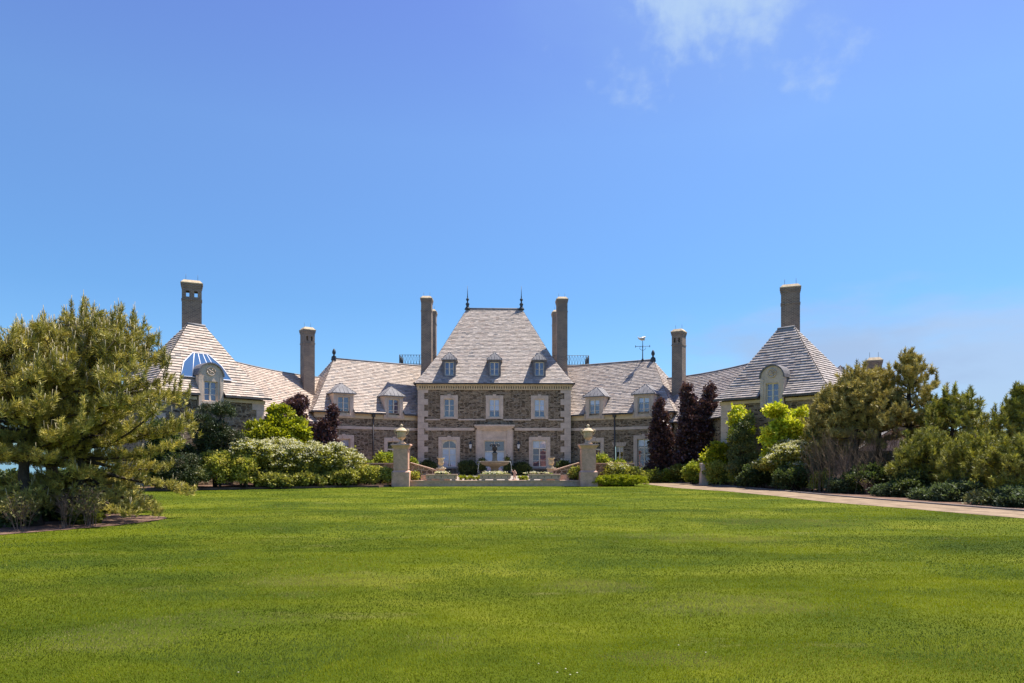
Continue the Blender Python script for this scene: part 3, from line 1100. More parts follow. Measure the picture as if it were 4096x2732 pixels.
    if s > 0:                                   # weather vane near the end of the ridge
        p = F1(L1 - 4.0, -4, 10.6)
        mb = MB()
        mb.lathe((p.x, p.y, 10.6), [(0.16, 0), (0.1, 0.15), (0.05, 0.25), (0.035, 1.2), (0.07, 1.24), (0.03, 1.3), (0.025, 1.8)], 8)
        mb.tube([p + Vector((-0.62, 0.1, 1.32)), p + Vector((0.62, -0.1, 1.32))], 0.022, 5)
        mb.tube([p + Vector((-0.1, -0.6, 1.32)), p + Vector((0.1, 0.6, 1.32))], 0.022, 5)
        for sg in (-1, 1):
            q = p + Vector((sg * 0.62, -sg * 0.1, 1.32))
            mb.tube([q + Vector((0, 0, -0.1)), q + Vector((0, 0, 0.1))], 0.03, 5)
            mb.tube([p + Vector((sg * 0.05, 0, 0.95)), p + Vector((sg * 0.28, 0, 1.1)), p + Vector((sg * 0.22, 0, 1.3))], 0.018, 5)
        wv = mb.build("weather_vane", M['iron'], house)
        mb = MB()
        q = p + Vector((0, 0, 1.98))
        mb.tube([q + Vector((-0.42, 0, 0.08)), q + Vector((-0.28, 0, 0.02)), q + Vector((-0.1, 0, 0)), q + Vector((0.12, 0, 0.04)), q + Vector((0.2, 0, 0.14)), q + Vector((0.08, 0, 0.22))], [0.03, 0.1, 0.17, 0.19, 0.13, 0.05], 8)
        mb.tube([q + Vector((-0.36, 0, 0.05)), q + Vector((-0.44, 0, 0.2))], [0.05, 0.02], 6)
        mb.build("vane_figure", M['copper'], wv)
    # roof deck with iron railing behind the wing
    mb = MB()
    x0, x1 = sorted((s * 5.0, s * 9.2))
    mb.hexa([(x0, 65.9, 8), (x1, 65.9, 8), (x1, 69, 8), (x0, 69, 8)], [(x0, 65.9, 10.9), (x1, 65.9, 10.9), (x1, 69, 10.9), (x0, 69, 10.9)])
    dk = mb.build("roof_deck", M['lead'], house)
    mb = MB()
    pts = [(s * 5.6, 66), (s * 9.15, 66), (s * 9.15, 68.8)]
    for (a, b) in zip(pts, pts[1:]):
        a, b = Vector((*a, 0)), Vector((*b, 0))
        L = (b - a).length
        up = lambda t, z: a.lerp(b, t) + Vector((0, 0, z))
        for z in (10.98, 11.82):
            mb.tube([up(0, z), up(1, z)], 0.022, 5)
        n = round(L / 0.28)
        for i in range(n + 1):
            mb.tube([up(i / n, 10.9), up(i / n, 11.86)], 0.03 if i % 6 == 0 else 0.012, 5)
            if i < n:
                mb.tube([up(i / n, 10.98), up((i + 0.5) / n, 11.5), up(i / n, 11.82)], 0.012, 4)
                mb.tube([up((i + 1) / n, 10.98), up((i + 0.5) / n, 11.5), up((i + 1) / n, 11.82)], 0.012, 4)
    mb.build("railing", M['iron'], dk)
    # second curved wing, low eaves
    RR = [(13.2, 62.6), (14.6, 61.0), (15.7, 59.75), (16.6, 58.4), (17.35, 57.0), (18.0, 55.3), (18.55, 53.4), (19.0, 51.5), (19.35, 49.8), (19.6, 47.5)]
    EV = []
    for i, p in enumerate(RR):
        a, b = Vector(RR[max(0, i - 1)]), Vector(RR[min(len(RR) - 1, i + 1)])
        d = (b - a).normalized()
        EV.append(Vector(p) + Vector((d.y, -d.x)) * (3.35 if True else 0))
    sl = Slates(31 + s, 0.195, (0.22, 0.42), (1.06, 0.99, 0.92) if s < 0 else (0.93, 0.93, 0.95))  # sunlit left and duller right link roof, light difference carried by the tint
    for i in range(len(RR) - 1):
        A, B = (*EV[i], 4.8), (*EV[i + 1], 4.8)
        C, D = (*RR[i + 1], 8.9), (*RR[i], 8.9)
        sl.facet(S(A), S(B), S(C), S(D)) if s > 0 else sl.facet(S(B), S(A), S(D), S(C))
        bk = [Vector(q) + (Vector(q) - Vector(ev)) for q, ev in ((RR[i], EV[i]), (RR[i + 1], EV[i + 1]))]
        sl.quad([S((*bk[0], 4.8)), S((*bk[1], 4.8)), S(C), S(D)], (0.36, 0.31, 0.27))
    rf = sl.build(house)
    mb = MB()
    mb.tube([S((*p, 8.93)) for p in RR], 0.07, 6)
    mb.build("ridge_cap", M['lead'], rf)
    mb = MB()
    for i in range(len(EV) - 1):
        a, b = S(EV[i] + (Vector(RR[i]) - EV[i]) * 0.1), S(EV[i + 1] + (Vector(RR[i + 1]) - EV[i + 1]) * 0.1)
        mb.poly([(*a, 0), (*b, 0), (*b, 4.85), (*a, 4.85)])
    mb.build("wall", M['rubble'], house)
    mb = MB()
    mb.tube([S((*p, 4.76)) for p in EV], 0.07, 6)
    mb.build("gutter", M['gutter'], house)
    chimney(s * 15.75, 57.95, 0.92, 0.92, 6.4, 12.85, s * -0.62, flues=2, through=False)
    # end pavilion
    dp, np_ = Vector((math.cos(H45), -math.sin(H45))), Vector((math.sin(H45), math.cos(H45)))
    C0 = Vector((14.94, 46))
    LP = 7.8
    FP = Frame(S(C0 + dp * 0.35 + np_ * 0.35), S(dp), S(-np_))
    LW = LP - 0.7
    uw = 3.95 - 0.35
    mb = MB()
    hw = 0.84
    wall_panel(mb, FP, LW, 0, 5.7, [(uw - hw, uw + hw, 5.0, 5.7)])
    a = FP(LW, 0, 0)
    wall_panel(mb, Frame((a.x, a.y), S(np_), S(dp)), 5.7, 0, 5.7)
    a = FP(0, 0, 0)
    wall_panel(mb, Frame((a.x, a.y), S(np_), S(-dp)), 5.7, 0, 5.7)
    a = FP(LW, -5.7, 0)
    wall_panel(mb, Frame((a.x, a.y), S(-dp), S(np_)), LW, 0, 5.7)
    mb.build("wall", M['rubble'], house)
    for (u0, sg) in ((0, 1), (LW, -1)):
        mb = MB()
        z, i = 0.2, 0
        while z < 5.35:
            w = 0.8 if i % 2 == 0 else 0.5
            x0, x1 = sorted((u0 - sg * 0.05, u0 + sg * w))
            mb.box(FP, x0, x1, -0.6, 0.055, z, z + 0.47)
            z += 0.48
            i += 1
        mb.build("quoin", M['limestone'], house)
    for (q0, q1) in ((-0.1, uw - hw - 0.01), (uw + hw + 0.01, LW + 0.1)):
        mb = MB()
        mb.box(FP, q0, q1, 0, 0.1, 5.42, 5.62)
        mb.build("cornice", M['cornice_stone'], house)
    FR_ = Frame(S(C0), S(dp), S(-np_))
    zE, zR = 5.80, 10.6
    E = [FR_(0, 0, zE), FR_(LP, 0, zE), FR_(LP, -6.4, zE), FR_(0, -6.4, zE)]
    r0, r1 = FR_(2.95, -3.2, zR), FR_(4.05, -3.2, zR)
    Rg = [r0, r1, r1, r0]
    Mi = [mid(a, b, 0.2, -0.22) for a, b in zip(E, Rg)]
    sl = Slates(51 + s, 0.215, (0.26, 0.5), (1.0, 0.955, 0.90) if s < 0 else (0.84, 0.85, 0.88))  # right pavilion darker and greyer: grazing sun put into the slate colour
    sl.rings([E, Mi, Rg], gaps=[(uw + 0.35 - 0.80, uw + 0.35 + 0.80, 9)])
    rf = sl.build(house)
    mb = MB()
    mb.tube([mid(r0, r1, -0.03), mid(r1, r0, -0.03)], 0.1, 6)
    mb.build("ridge_cap", M['lead'], rf)
    for (q0, q1) in ((-0.05, uw + 0.35 - 0.81), (uw + 0.35 + 0.81, LP + 0.05)):
        mb = MB()
        mb.box(FR_, q0, q1, 0.0, 0.12, zE - 0.13, zE - 0.01)
        mb.build("gutter", M['gutter'], house)
    chimney(s * 20.85, 47.6, 1.24, 0.7, 7.5, 14.05, -s * 0.40, flues=2 if s < 0 else 0, through=True)
    # arched stone wall dormer of the pavilion
    hw, zs, zt = 0.78, 6.95, 7.72
    wwid, wz0, wz1 = 0.84, 5.35, 6.62
    mb = MB()
    d0, d1 = -0.24, 0.14
    for (p, q, r_, t_) in ((uw - hw, uw - wwid / 2, 5.05, zs), (uw + wwid / 2, uw + hw, 5.05, zs), (uw - wwid / 2, uw + wwid / 2, 5.05, wz0), (uw - wwid / 2, uw + wwid / 2, wz1, zs)):
        mb.box(FP, p, q, d0, d1, r_, t_)
    n = 12
    arc = [(hw * math.cos(math.pi * i / n), (zt - zs) * math.sin(math.pi * i / n)) for i in range(n + 1)]
    for i in range(n):
        (xa, ha), (xb, hb) = arc[i], arc[i + 1]
        mb.poly([FP(uw + xa, d1, zs), FP(uw + xa, d1, zs + ha), FP(uw + xb, d1, zs + hb), FP(uw + xb, d1, zs)])
    for x in (uw - hw, uw + hw - 0.2):
        mb.box(FP, x, x + 0.2, d1, d1 + 0.05, 5.05, zs)
    dm = mb.build("dormer", M['limestone'], house)
    mb = MB()
    mb.lathe((0, 0, 0), [(0.01, 0), (0.01, 0)], 3)
    mb = MB()
    ring = [FP(uw + math.cos(t_) * 0.26, d1 + 0.03, zs + 0.3 + math.sin(t_) * 0.26) for t_ in (2 * math.pi * i / 14 for i in range(15))]
    mb.tube(ring, 0.04, 5)
    for t_ in (0.5, 2.1, 3.7, 5.2):
        mb.tube([FP(uw, d1 + 0.02, zs + 0.3), FP(uw + math.cos(t_) * 0.2, d1 + 0.05, zs + 0.3 + math.sin(t_) * 0.2)], [0.05, 0.02], 5)
    mb.build("carved_wreath", M['limestone'], dm)
    mb = MB()
    for i in range(n):                                        # barrel lead roof with stone archivolt lip
        (xa, ha), (xb, hb) = arc[i], arc[i + 1]
        k2 = 1.1
        P_ = lambda x, h, d, q=1.0: FP(uw + x * q, d, zs + h * q + (0.0 if q == 1 else 0.01))
        mb.hexa([P_(xa, ha, d1 + 0.09), P_(xb, hb, d1 + 0.09), P_(xb, hb, -2.6), P_(xa, ha, -2.6)],
                [P_(xa, ha, d1 + 0.09, k2), P_(xb, hb, d1 + 0.09, k2), P_(xb, hb, -2.6, k2), P_(xa, ha, -2.6, k2)])
    mb.build("dormer_roof", M['shingle_cheek'], dm)
    for x in (uw - hw, uw + hw - 0.12):
        mb = MB()
        mb.box(FP, x, x + 0.12, -2.4, d0 - 0.002, 5.3, zs)
        mb.build("cheek", M['shingle_cheek'], dm)
    window(Frame(FP(0, d1 - 0.02, 0), FP.t, FP.n), uw, wz0, wz1, wwid, 0, rows=3, name="dormer_window")
    mb = MB()
    mb.box(FP, uw - wwid / 2 - 0.16, uw + wwid / 2 + 0.16, d1, d1 + 0.1, wz0 - 0.14, wz0)
    mb.build("sill", M['limestone'], dm)
    if s < 0:                                                 # glazed light wrapped over the dormer
        nr = Vector((0, 0, 1))
        a0 = FR_(0, 0, zE)
        slope = (zR - (zE + 0.74)) / (3.2 - 0.64)

        def on(u, v):
            """point on the upper roof plane a little above the slates; v metres up from the eave height"""
            z = zE + v
            dd = (v - 0.74) / slope + 0.64
            return FR_(u, -dd + 0.10, z + 0.07)
        pts = [on(2.35, 0.98), on(5.6, 0.98), on(5.15, 1.95), on(4.4, 2.65), on(3.4, 2.65), on(2.75, 1.95)]
        mb = MB()
        mb.poly(pts)
        sk = mb.build("skylight", M['sky_glass'], house)
        mb = MB()
        mb.tube(pts + [pts[0]], 0.036, 5)
        for (u0, u1) in ((3.05, 3.5), (3.6, 3.75), (4.2, 4.05), (4.9, 4.3)):
            mb.tube([on(u0, 0.98), on(u1, 2.65)], 0.024, 5)
        mb.build("glazing_bar", M['blind'], sk)
        mb = MB()
        mb.poly([p + Vector((0, 0, -0.05)) for p in pts])
        mb.build("dim_room_panel", M['room_blue'], sk)  # dark sheet under the glazing, its colour stands for the unlit space below

# service range behind the right pavilion: hipped dormer and chimney; lead drum behind the left one
p = at(3345, 1500, 52)
FS = Frame((p.x - 1.2, 52), (0.86, -0.5), (-0.5, -0.86))
mb = MB()
wall_panel(mb, FS, 6, 0, 5.0)
mb.build("wall", M['rubble'], house)
sl = Slates(77, 0.2, (0.25, 0.45), (0.88, 0.88, 0.9))
E = [FS(-2, 0.3, 5.0), FS(6.3, 0.3, 5.0), FS(6.3, -6, 5.0), FS(-2, -6, 5.0)]
r0, r1 = FS(0.5, -2.85, 7.0), FS(3.5, -2.85, 7.0)
sl.rings([E, [r0, r1, r1, r0]])
sl.build(house)
dormer(FS, 1.3, 1.7, 5.6, 7.9, 1.15, 3.0, 0.9, 6.2, 7.5, 'shingle_cheek', 0.2, front_d=-0.6)
q = at(3496, 1432, 50)
chimney(q.x, 50, 0.95, 0.95, 5.0, q.z, -0.4, flues=2, through=False)
p = at(600, 1475, 47)
mb = MB()
mb.lathe((p.x - 0.6, 47.5, 0), [(1.3, 5.0), (1.3, 7.2), (1.35, 7.25), (1.2, 7.75), (0.85, 8.15), (0.4, 8.35), (0.05, 8.4)], 18)
mb.build("roof_drum", M['lead'], house)

# ------------------------------------------------------------------ forecourt furniture
YP = 44.2


def gate_pier(x, label):
    t = thing("gate_pier", (x, YP, 0), label, "gate pier", "gate piers of the forecourt")
    c = (x, YP, 0)
    mb = MB()
    mb.frustum(c, 1.12, 1.12, 1.12, 1.12, 0, 0.92)
    mb.frustum(c, 1.12, 1.12, 0.92, 0.92, 0.921, 1.02)
    mb.build("plinth", M['pier_stone'], t)
    mb = MB()
    mb.frustum(c, 0.9, 0.9, 0.88, 0.88, 1.0, 2.42)
    for (dx, dy) in ((0, -1), (1, 0), (-1, 0)):
        fr = Frame((x + dx * 0.445, YP + dy * 0.445), (-dy, dx), (dx, dy))
        for (a, b, z0, z1) in ((-0.43, -0.31, 1.1, 2.35), (0.31, 0.43, 1.1, 2.35), (-0.31, 0.31, 1.1, 1.22), (-0.31, 0.31, 2.23, 2.35)):
            mb.box(fr, a, b, 0, 0.022, z0, z1)
    mb.build("shaft", M['pier_stone'], t)
    mb = MB()
    mb.frustum(c, 0.95, 0.95, 1.0, 1.0, 2.421, 2.5)
    mb.frustum(c, 1.0, 1.0, 1.2, 1.2, 2.501, 2.64)
    mb.frustum(c, 1.24, 1.24, 1.2, 1.2, 2.641, 2.73)
    mb.build("cap", M['pier_stone'], t)


def stone_urn(x, y, z, k_, label, group, planted=None, name="urn", lid=True):
    t = thing(name, (x, y, z), label, "urn", group)
    c = (x, y, z)
    mb = MB()
    mb.frustum(c, 0.62 * k_, 0.62 * k_, 0.62 * k_, 0.62 * k_, 0, 0.06 * k_)
    mb.lathe(c, [(a * k_, b * k_) for a, b in ((0.3, 0.06), (0.28, 0.11), (0.15, 0.16), (0.09, 0.24), (0.12, 0.28), (0.11, 0.31), (0.2, 0.38), (0.28, 0.5), (0.33, 0.66), (0.36, 0.84), (0.35, 0.9), (0.37, 0.93))], 24)
    for i in range(16):
        a = 2 * math.pi * i / 16
        mb.tube([(x + math.cos(a) * r_ * k_, y + math.sin(a) * r_ * k_, z + h * k_) for r_, h in ((0.15, 0.34), (0.27, 0.48), (0.32, 0.6), (0.32, 0.64))], [0.02 * k_, 0.045 * k_, 0.04 * k_, 0.01], 5)
    mb.build("body", M['urn_stone'], t)
    if lid:
        mb = MB()
        mb.lathe((x, y, z + 0.93 * k_), [(a * k_, b * k_) for a, b in ((0.44, 0), (0.46, 0.04), (0.44, 0.08), (0.36, 0.12), (0.3, 0.2), (0.2, 0.27), (0.08, 0.31), (0.06, 0.35), (0.12, 0.41), (0.12, 0.47), (0.06, 0.54), (0.01, 0.58))], 24)
        mb.build("lid", M['urn_stone'], t)
        for sg in (-1, 1):
            mb = MB()
            mb.tube([(x + sg * a * k_, y, z + b * k_) for a, b in ((0.32, 0.72), (0.42, 0.76), (0.5, 0.86), (0.53, 0.98), (0.5, 1.08), (0.42, 1.11), (0.37, 1.06))], [0.035 * k_, 0.04 * k_, 0.045 * k_, 0.045 * k_, 0.045 * k_, 0.04 * k_, 0.03 * k_], 7)
            mb.build("handle", M['urn_stone'], t)
    return t


XL, XR = at(1606, 0, YP).x, at(2352, 0, YP).x
gate_pier(XL, "pale stone gate pier left of the forecourt, in front of the yellowish hedge")
gate_pier(XR, "pale stone gate pier beside the low clipped box hedge")
stone_urn(XL, YP, 2.73, 0.86, "lidded stone urn on the gate pier beside the white-flowering hedge", "lidded urns on the gate piers")
stone_urn(XR, YP, 2.73, 0.86, "lidded stone urn on the gate pier above the clipped box hedge", "lidded urns on the gate piers")

mb = MB()
FW = Frame((-5.46, 44.1), (1, 0), (0, -1))
mb.box(FW, 0, 11.0, -0.5, 0, 0, 0.30)
mb.box(FW, 0.0, 11.0, -0.5, 0.05, 0.302, 0.385)
for x in np.arange(0.9, 11, 1.15):
    mb.box(FW, x, x + 0.012, -0.02, 0.004, 0.0, 0.30)
tag(mb.build("retaining_wall", M['trough_stone'], base=(0, 44.3, 0)), "low stone retaining wall along the lawn between the two gate piers", "wall")


def star(fr, u, z, r_, mb, d=0.006):
    c = fr(u, d, z)
    pts = []
    for i in range(10):
        a = math.pi / 2 + i * math.pi / 5
        q = r_ if i % 2 == 0 else r_ * 0.42
        pts.append(fr(u + math.cos(a) * q, d, z + math.sin(a) * q))
    for i in range(10):
        mb.poly([c, pts[i], pts[(i + 1) % 10]])


for px0, px1, lab in ((1701, 1829, "long stone planter trough with star rosettes left of the fountain"),
                      (1918, 2042, "long stone planter trough with star rosettes in front of the fountain"),
                      (2114, 2245, "long stone planter trough with star rosettes right of the fountain")):
    a, b = at(px0, 0, 44.0).x, at(px1, 0, 44.0).x
    t = thing("planter_trough", ((a + b) / 2, 44.35, 0.385), lab, "planter", "stone planter troughs on the low wall")
    fr = Frame((a, 44.15), (1, 0), (0, -1))
    L = b - a
    mb = MB()
    mb.box(fr, 0.03, L - 0.03, -0.42, 0, 0.45, 0.78)
    mb.box(fr, 0, L, 0, 0.03, 0.72, 0.78)
    mb.box(fr, 0, 0.03, -0.42, 0, 0.72, 0.78)
    mb.box(fr, L - 0.03, L, -0.42, 0, 0.72, 0.78)
    mb.box(fr, 0.04, L - 0.04, 0, 0.012, 0.46, 0.5)
    mb.build("trough", M['trough_stone'], t)
    for u in (0.25, L / 2, L - 0.25):
        mb = MB()
        mb.box(fr, u - 0.12, u + 0.12, -0.40, -0.02, 0.385, 0.449)
        mb.build("foot", M['trough_stone'], t)
    for i in range(5):
        mb = MB()
        star(fr, 0.18 + (L - 0.36) * i / 4, 0.60, 0.06, mb)
        mb.build("rosette", M['gutter'], t)

for px, lab, lab2 in ((1764, "square stone pedestal left of the fountain behind a planter trough", "small open stone urn on the pedestal left of the fountain"),
                      (2205, "square stone pedestal right of the fountain behind a planter trough", "small open stone urn on the pedestal right of the fountain")):
    x = at(px, 0, 45.6).x
    t = thing("pedestal", (x, 45.6, 0.36), lab, "pedestal", "urn pedestals in the forecourt")
    mb = MB()
    mb.frustum((x, 45.6, 0), 0.62, 0.62, 0.58, 0.58, 0.36, 0.5)
    mb.frustum((x, 45.6, 0), 0.48, 0.48, 0.46, 0.46, 0.501, 1.05)
    mb.frustum((x, 45.6, 0), 0.5, 0.5, 0.64, 0.64, 1.051, 1.12)
    mb.frustum((x, 45.6, 0), 0.64, 0.64, 0.6, 0.6, 1.121, 1.18)
    mb.build("block", M['urn_stone'], t)
    t = thing("urn", (x, 45.6, 1.18), lab2, "urn", "small open urns in the forecourt")
    mb = MB()
    mb.frustum((x, 45.6, 0), 0.4, 0.4, 0.36, 0.36, 1.18, 1.24)
    mb.lathe((x, 45.6, 1.24), [(0.17, 0), (0.11, 0.05), (0.09, 0.1), (0.16, 0.15), (0.2, 0.26), (0.17, 0.42), (0.18, 0.5), (0.24, 0.56), (0.25, 0.6), (0.2, 0.6), (0.18, 0.52)], 18)
    mb.build("body", M['urn_stone'], t)

for sg, lab in ((-1, "sloping rubble stone wall with pale coping left of the forecourt"), (1, "sloping rubble stone wall with pale coping right of the forecourt")):
    xa = (XL + 0.45) if sg < 0 else (XR - 0.45)
    xb = at(1748, 0, 45.4).x if sg < 0 else at(2214, 0, 45.4).x
    t = thing("garden_wall", (xa, 45.3, 0), lab, "wall", "sloping garden walls")
    z0, z1 = 1.48, 0.98
    mb = MB()
    mb.hexa([(xa, 45.1, 0), (xb, 45.1, 0), (xb, 45.45, 0), (xa, 45.45, 0)], [(xa, 45.1, z0), (xb, 45.1, z1), (xb, 45.45, z1), (xa, 45.45, z0)])
    mb.build("wall_face", M['garden_rubble'], t)
    mb = MB()
    mb.hexa([(xa, 45.04, z0 + .002), (xb, 45.04, z1 + .002), (xb, 45.51, z1 + .002), (xa, 45.51, z0 + .002)], [(xa, 45.04, z0 + 0.07), (xb, 45.04, z1 + 0.07), (xb, 45.51, z1 + 0.07), (xa, 45.51, z0 + 0.07)])
    mb.build("coping", M['trough_stone'], t)
    x2 = xa + (xb - xa) * 0.42
    xe = xb - sg * 0.9
    mb = MB()
    p0, p1 = sorted((x2, xe))
    fr = Frame((p0, 44.75), (1, 0), (0, -1))
    mb.box(fr, 0, p1 - p0, -0.3, 0, 0.36, 0.72)
    tag(mb.build("stone_block", M['trough_stone'], base=(p0, 44.9, 0.36)), "plain pale stone block on the " + ("left" if sg < 0 else "right") + " end of the retaining wall", "stone block")

for x0, x1, lab in ((at(1412, 0, 45.2).x, XL - 0.5, "dark rubble garden wall behind the hedge left of the gate pier"),
                    (XR + 0.5, at(2537, 0, 45.2).x, "dark rubble garden wall between the gate pier and the drive")):
    t = thing("garden_wall", ((x0 + x1) / 2, 45.3, 0), lab, "wall", "level garden walls")
    fr = Frame((x0, 45.2), (1, 0), (0, -1))
    mb = MB()
    mb.box(fr, 0, x1 - x0, -0.35, 0, 0, 1.42)
    mb.build("wall_face", M['rubble'], t)
    mb = MB()
    mb.box(fr, -0.03, x1 - x0 + 0.03, -0.4, 0.05, 1.422, 1.50)
    mb.build("coping", M['trough_stone'], t)

# fountain
XF = at(1979, 0, 50).x
t = thing("fountain", (XF, 50, 0.36), "round stone fountain with a wide bowl and a dark bronze figure before the front door", "fountain")
mb = MB()
mb.lathe((XF, 50, 0.36), [(1.15, 0), (1.18, 0.05), (1.18, 0.2), (1.22, 0.22), (1.22, 0.27), (1.05, 0.27), (1.05, 0.15)], 32)
mb.build("basin", M['fountain_stone'], t)
mb = MB()
mb.lathe((XF, 50, 0.36), [(0.55, 0.2), (0.55, 0.35), (0.34, 0.42), (0.28, 0.6), (0.28, 0.75), (0.4, 0.84), (0.45, 0.88)], 24)
mb.build("stem", M['fountain_stone'], t)
mb = MB()
mb.lathe((XF, 50, 0.36), [(0.4, 0.86), (0.62, 0.9), (0.9, 1.0), (1.04, 1.12), (1.08, 1.18), (1.09, 1.25), (1.04, 1.26), (0.99, 1.2), (0.3, 1.18)], 32)
mb.build("bowl", M['fountain_stone'], t)
mb = MB()
mb.lathe((XF, 50, 0.36), [(0.98, 1.235), (0.3, 1.237), (0.02, 1.238)], 28)
mb.build("water", M['water'], t)
mb = MB()
mb.frustum((XF, 50, 0), 0.46, 0.46, 0.42, 0.42, 1.56, 1.68)
mb.frustum((XF, 50, 0), 0.36, 0.36, 0.34, 0.34, 1.681, 2.12)
mb.frustum((XF, 50, 0), 0.44, 0.44, 0.42, 0.42, 2.121, 2.2)
mb.build("pedestal", M['fountain_stone'], t)
mb = MB()
mb.frustum((XF, 50, 0), 0.3, 0.3, 0.28, 0.28, 2.2, 2.3)
mb.lathe((XF, 50, 2.3), [(0.1, 0), (0.06, 0.08), (0.12, 0.18), (0.19, 0.32), (0.2, 0.42), (0.13, 0.5), (0.15, 0.56), (0.05, 0.57)], 14)
for sg in (-1, 1):
    mb.tube([(XF + sg * 0.12, 50, 2.78), (XF + sg * 0.26, 50, 2.86), (XF + sg * 0.33, 50, 2.78), (XF + sg * 0.28, 50, 2.66)], [0.04, 0.06, 0.05, 0.02], 7)
    mb.tube([(XF + sg * 0.05, 49.9, 2.32), (XF + sg * 0.16, 49.84, 2.5), (XF + sg * 0.12, 49.84, 2.72)], [0.03, 0.045, 0.03], 6)
mb.build("figure", M['bronze'], t)
mb = MB()
for a in (-0.12, 0.0, 2.95, 3.25):
    q = lambda r_, z: (XF + math.cos(a) * r_, 50 + math.sin(a) * r_, z)
    mb.tube([q(1.06, 1.61), q(1.14, 1.58), q(1.19, 1.4), q(1.22, 1.1), q(1.24, 0.8)], [0.015, 0.02, 0.018, 0.016, 0.02], 5)
mb.build("water_jet", M['water'], t)

# small cherub statue: one continuous skinned body
xs = at(2058, 0, 45.4).x
me = bpy.data.meshes.new("statue")
sk_v = [(0, 0, 0.34), (0, 0, 0.44), (0, 0, 0.52), (0.015, 0, 0.575), (0.02, -0.01, 0.64), (-0.045, 0, 0.2), (-0.05, 0.01, 0.06), (0.05, 0, 0.2), (0.06, 0, 0.06),
        (-0.09, 0, 0.5), (-0.14, -0.02, 0.58), (-0.16, -0.03, 0.68), (0.09, 0, 0.48), (0.13, -0.05, 0.4), (0.08, -0.11, 0.38), (-0.05, -0.05, 0.045), (0.06, -0.06, 0.045)]
sk_e = [(0, 1), (1, 2), (2, 3), (3, 4), (0, 5), (5, 6), (0, 7), (7, 8), (2, 9), (9, 10), (10, 11), (2, 12), (12, 13), (13, 14), (6, 15), (8, 16)]
sk_r = [0.075, 0.07, 0.075, 0.035, 0.07, 0.045, 0.03, 0.045, 0.03, 0.035, 0.027, 0.02, 0.035, 0.027, 0.02, 0.022, 0.022]
me.from_pydata(sk_v, sk_e, [])
st = bpy.data.objects.new("figure", me)
me.materials.append(M['pier_stone'])
t = thing("statue", (xs, 45.4, 0.36), "small pale stone cherub statue with one raised arm beside the clipped box balls", "statue")
link(st, t)
st.location = (0, 0, 0.03)
sm = st.modifiers.new("skin", 'SKIN')
for v, r_ in zip(me.skin_vertices[0].data, sk_r):
    v.radius = (r_, r_)
me.skin_vertices[0].data[0].use_root = True
st.modifiers.new("round", 'SUBSURF').levels = 2
st.modifiers["round"].render_levels = 2
mb = MB()
mb.lathe((xs, 45.4, 0.36), [(0.16, -0.0), (0.16, 0.05), (0.12, 0.06)], 14)
mb.build("base", M['pier_stone'], t)

# bollard by the drive
p = at(2816, 1940, 46)
t = thing("stone_post", (p.x, 46, 0), "square granite post standing beside the gravel drive", "stone post")
mb = MB()
mb.frustum((p.x, 46, 0), 0.5, 0.5, 0.49, 0.49, 0, 0.78)
mb.frustum((p.x, 46, 0), 0.49, 0.49, 0.48, 0.48, 0.79, 1.42, 0.02)
mb.build("shaft", M['limestone'], t)
mb = MB()
mb.frustum((p.x, 46, 0), 0.52, 0.52, 0.44, 0.44, 1.421, 1.5)
mb.build("cap", M['limestone'], t)

# outbuilding glimpsed between the pines
p = at(3540, 1800, 44)
t = thing("garden_pavilion", (p.x, 46, 0), "pale gabled garden pavilion with dark posts glimpsed between the pines", "garden pavilion")
fr = Frame((p.x - 2.2, 44), (0.95, -0.3), (-0.3, -0.95))
mb = MB()
mb.box(fr, 0.4, 4.2, -3, -0.6, 0, 2.3)
mb.build("wall", M['render_wall'], t)
mb = MB()
mb.poly([fr(0.2, 0.1, 2.3), fr(4.4, 0.1, 2.3), fr(2.3, 0.1, 3.6)])
mb.poly([fr(0.2, -3.2, 2.3), fr(4.4, -3.2, 2.3), fr(2.3, -3.2, 3.6)])
mb.build("gable", M['limestone'], t)
mb = MB()
for (u0, u1) in ((0.0, 2.3), (4.6, 2.3)):
    mb.poly([fr(u0, 0.3, 2.2), fr(u1, 0.3, 3.68), fr(u1, -3.4, 3.68), fr(u0, -3.4, 2.2)])
mb.build("roof", M['lead'], t)
for u in (0.4, 2.3, 4.2):
    mb = MB()
    mb.box(fr, u - 0.09, u + 0.09, -0.12, 0.06, 0, 2.28)
    mb.build("post", M['iron'], t)

# ------------------------------------------------------------------ plants
rng = np.random.default_rng(7)


def unit(a):
    return a / np.maximum(np.linalg.norm(a, axis=1, keepdims=True), 1e-9)


def leaves(P, Dr, L, Wd, rs):
    """rhombic leaves: 4 vertices each, folded a little"""
    n = len(P)
    Dr = unit(Dr)
    s_ = unit(np.cross(Dr, unit(rs.normal(size=(n, 3)))))
    nn = np.cross(Dr, s_)
    L = L[:, None]
    Wd = Wd[:, None]
    V = np.empty((n, 4, 3))
    V[:, 0] = P
    V[:, 1] = P + Dr * L * 0.5 + s_ * Wd + nn * Wd * 0.35
    V[:, 2] = P + Dr * L
    V[:, 3] = P + Dr * L * 0.5 - s_ * Wd + nn * Wd * 0.35
    F = np.arange(n * 4).reshape(n, 4)
    return V.reshape(-1, 3), F


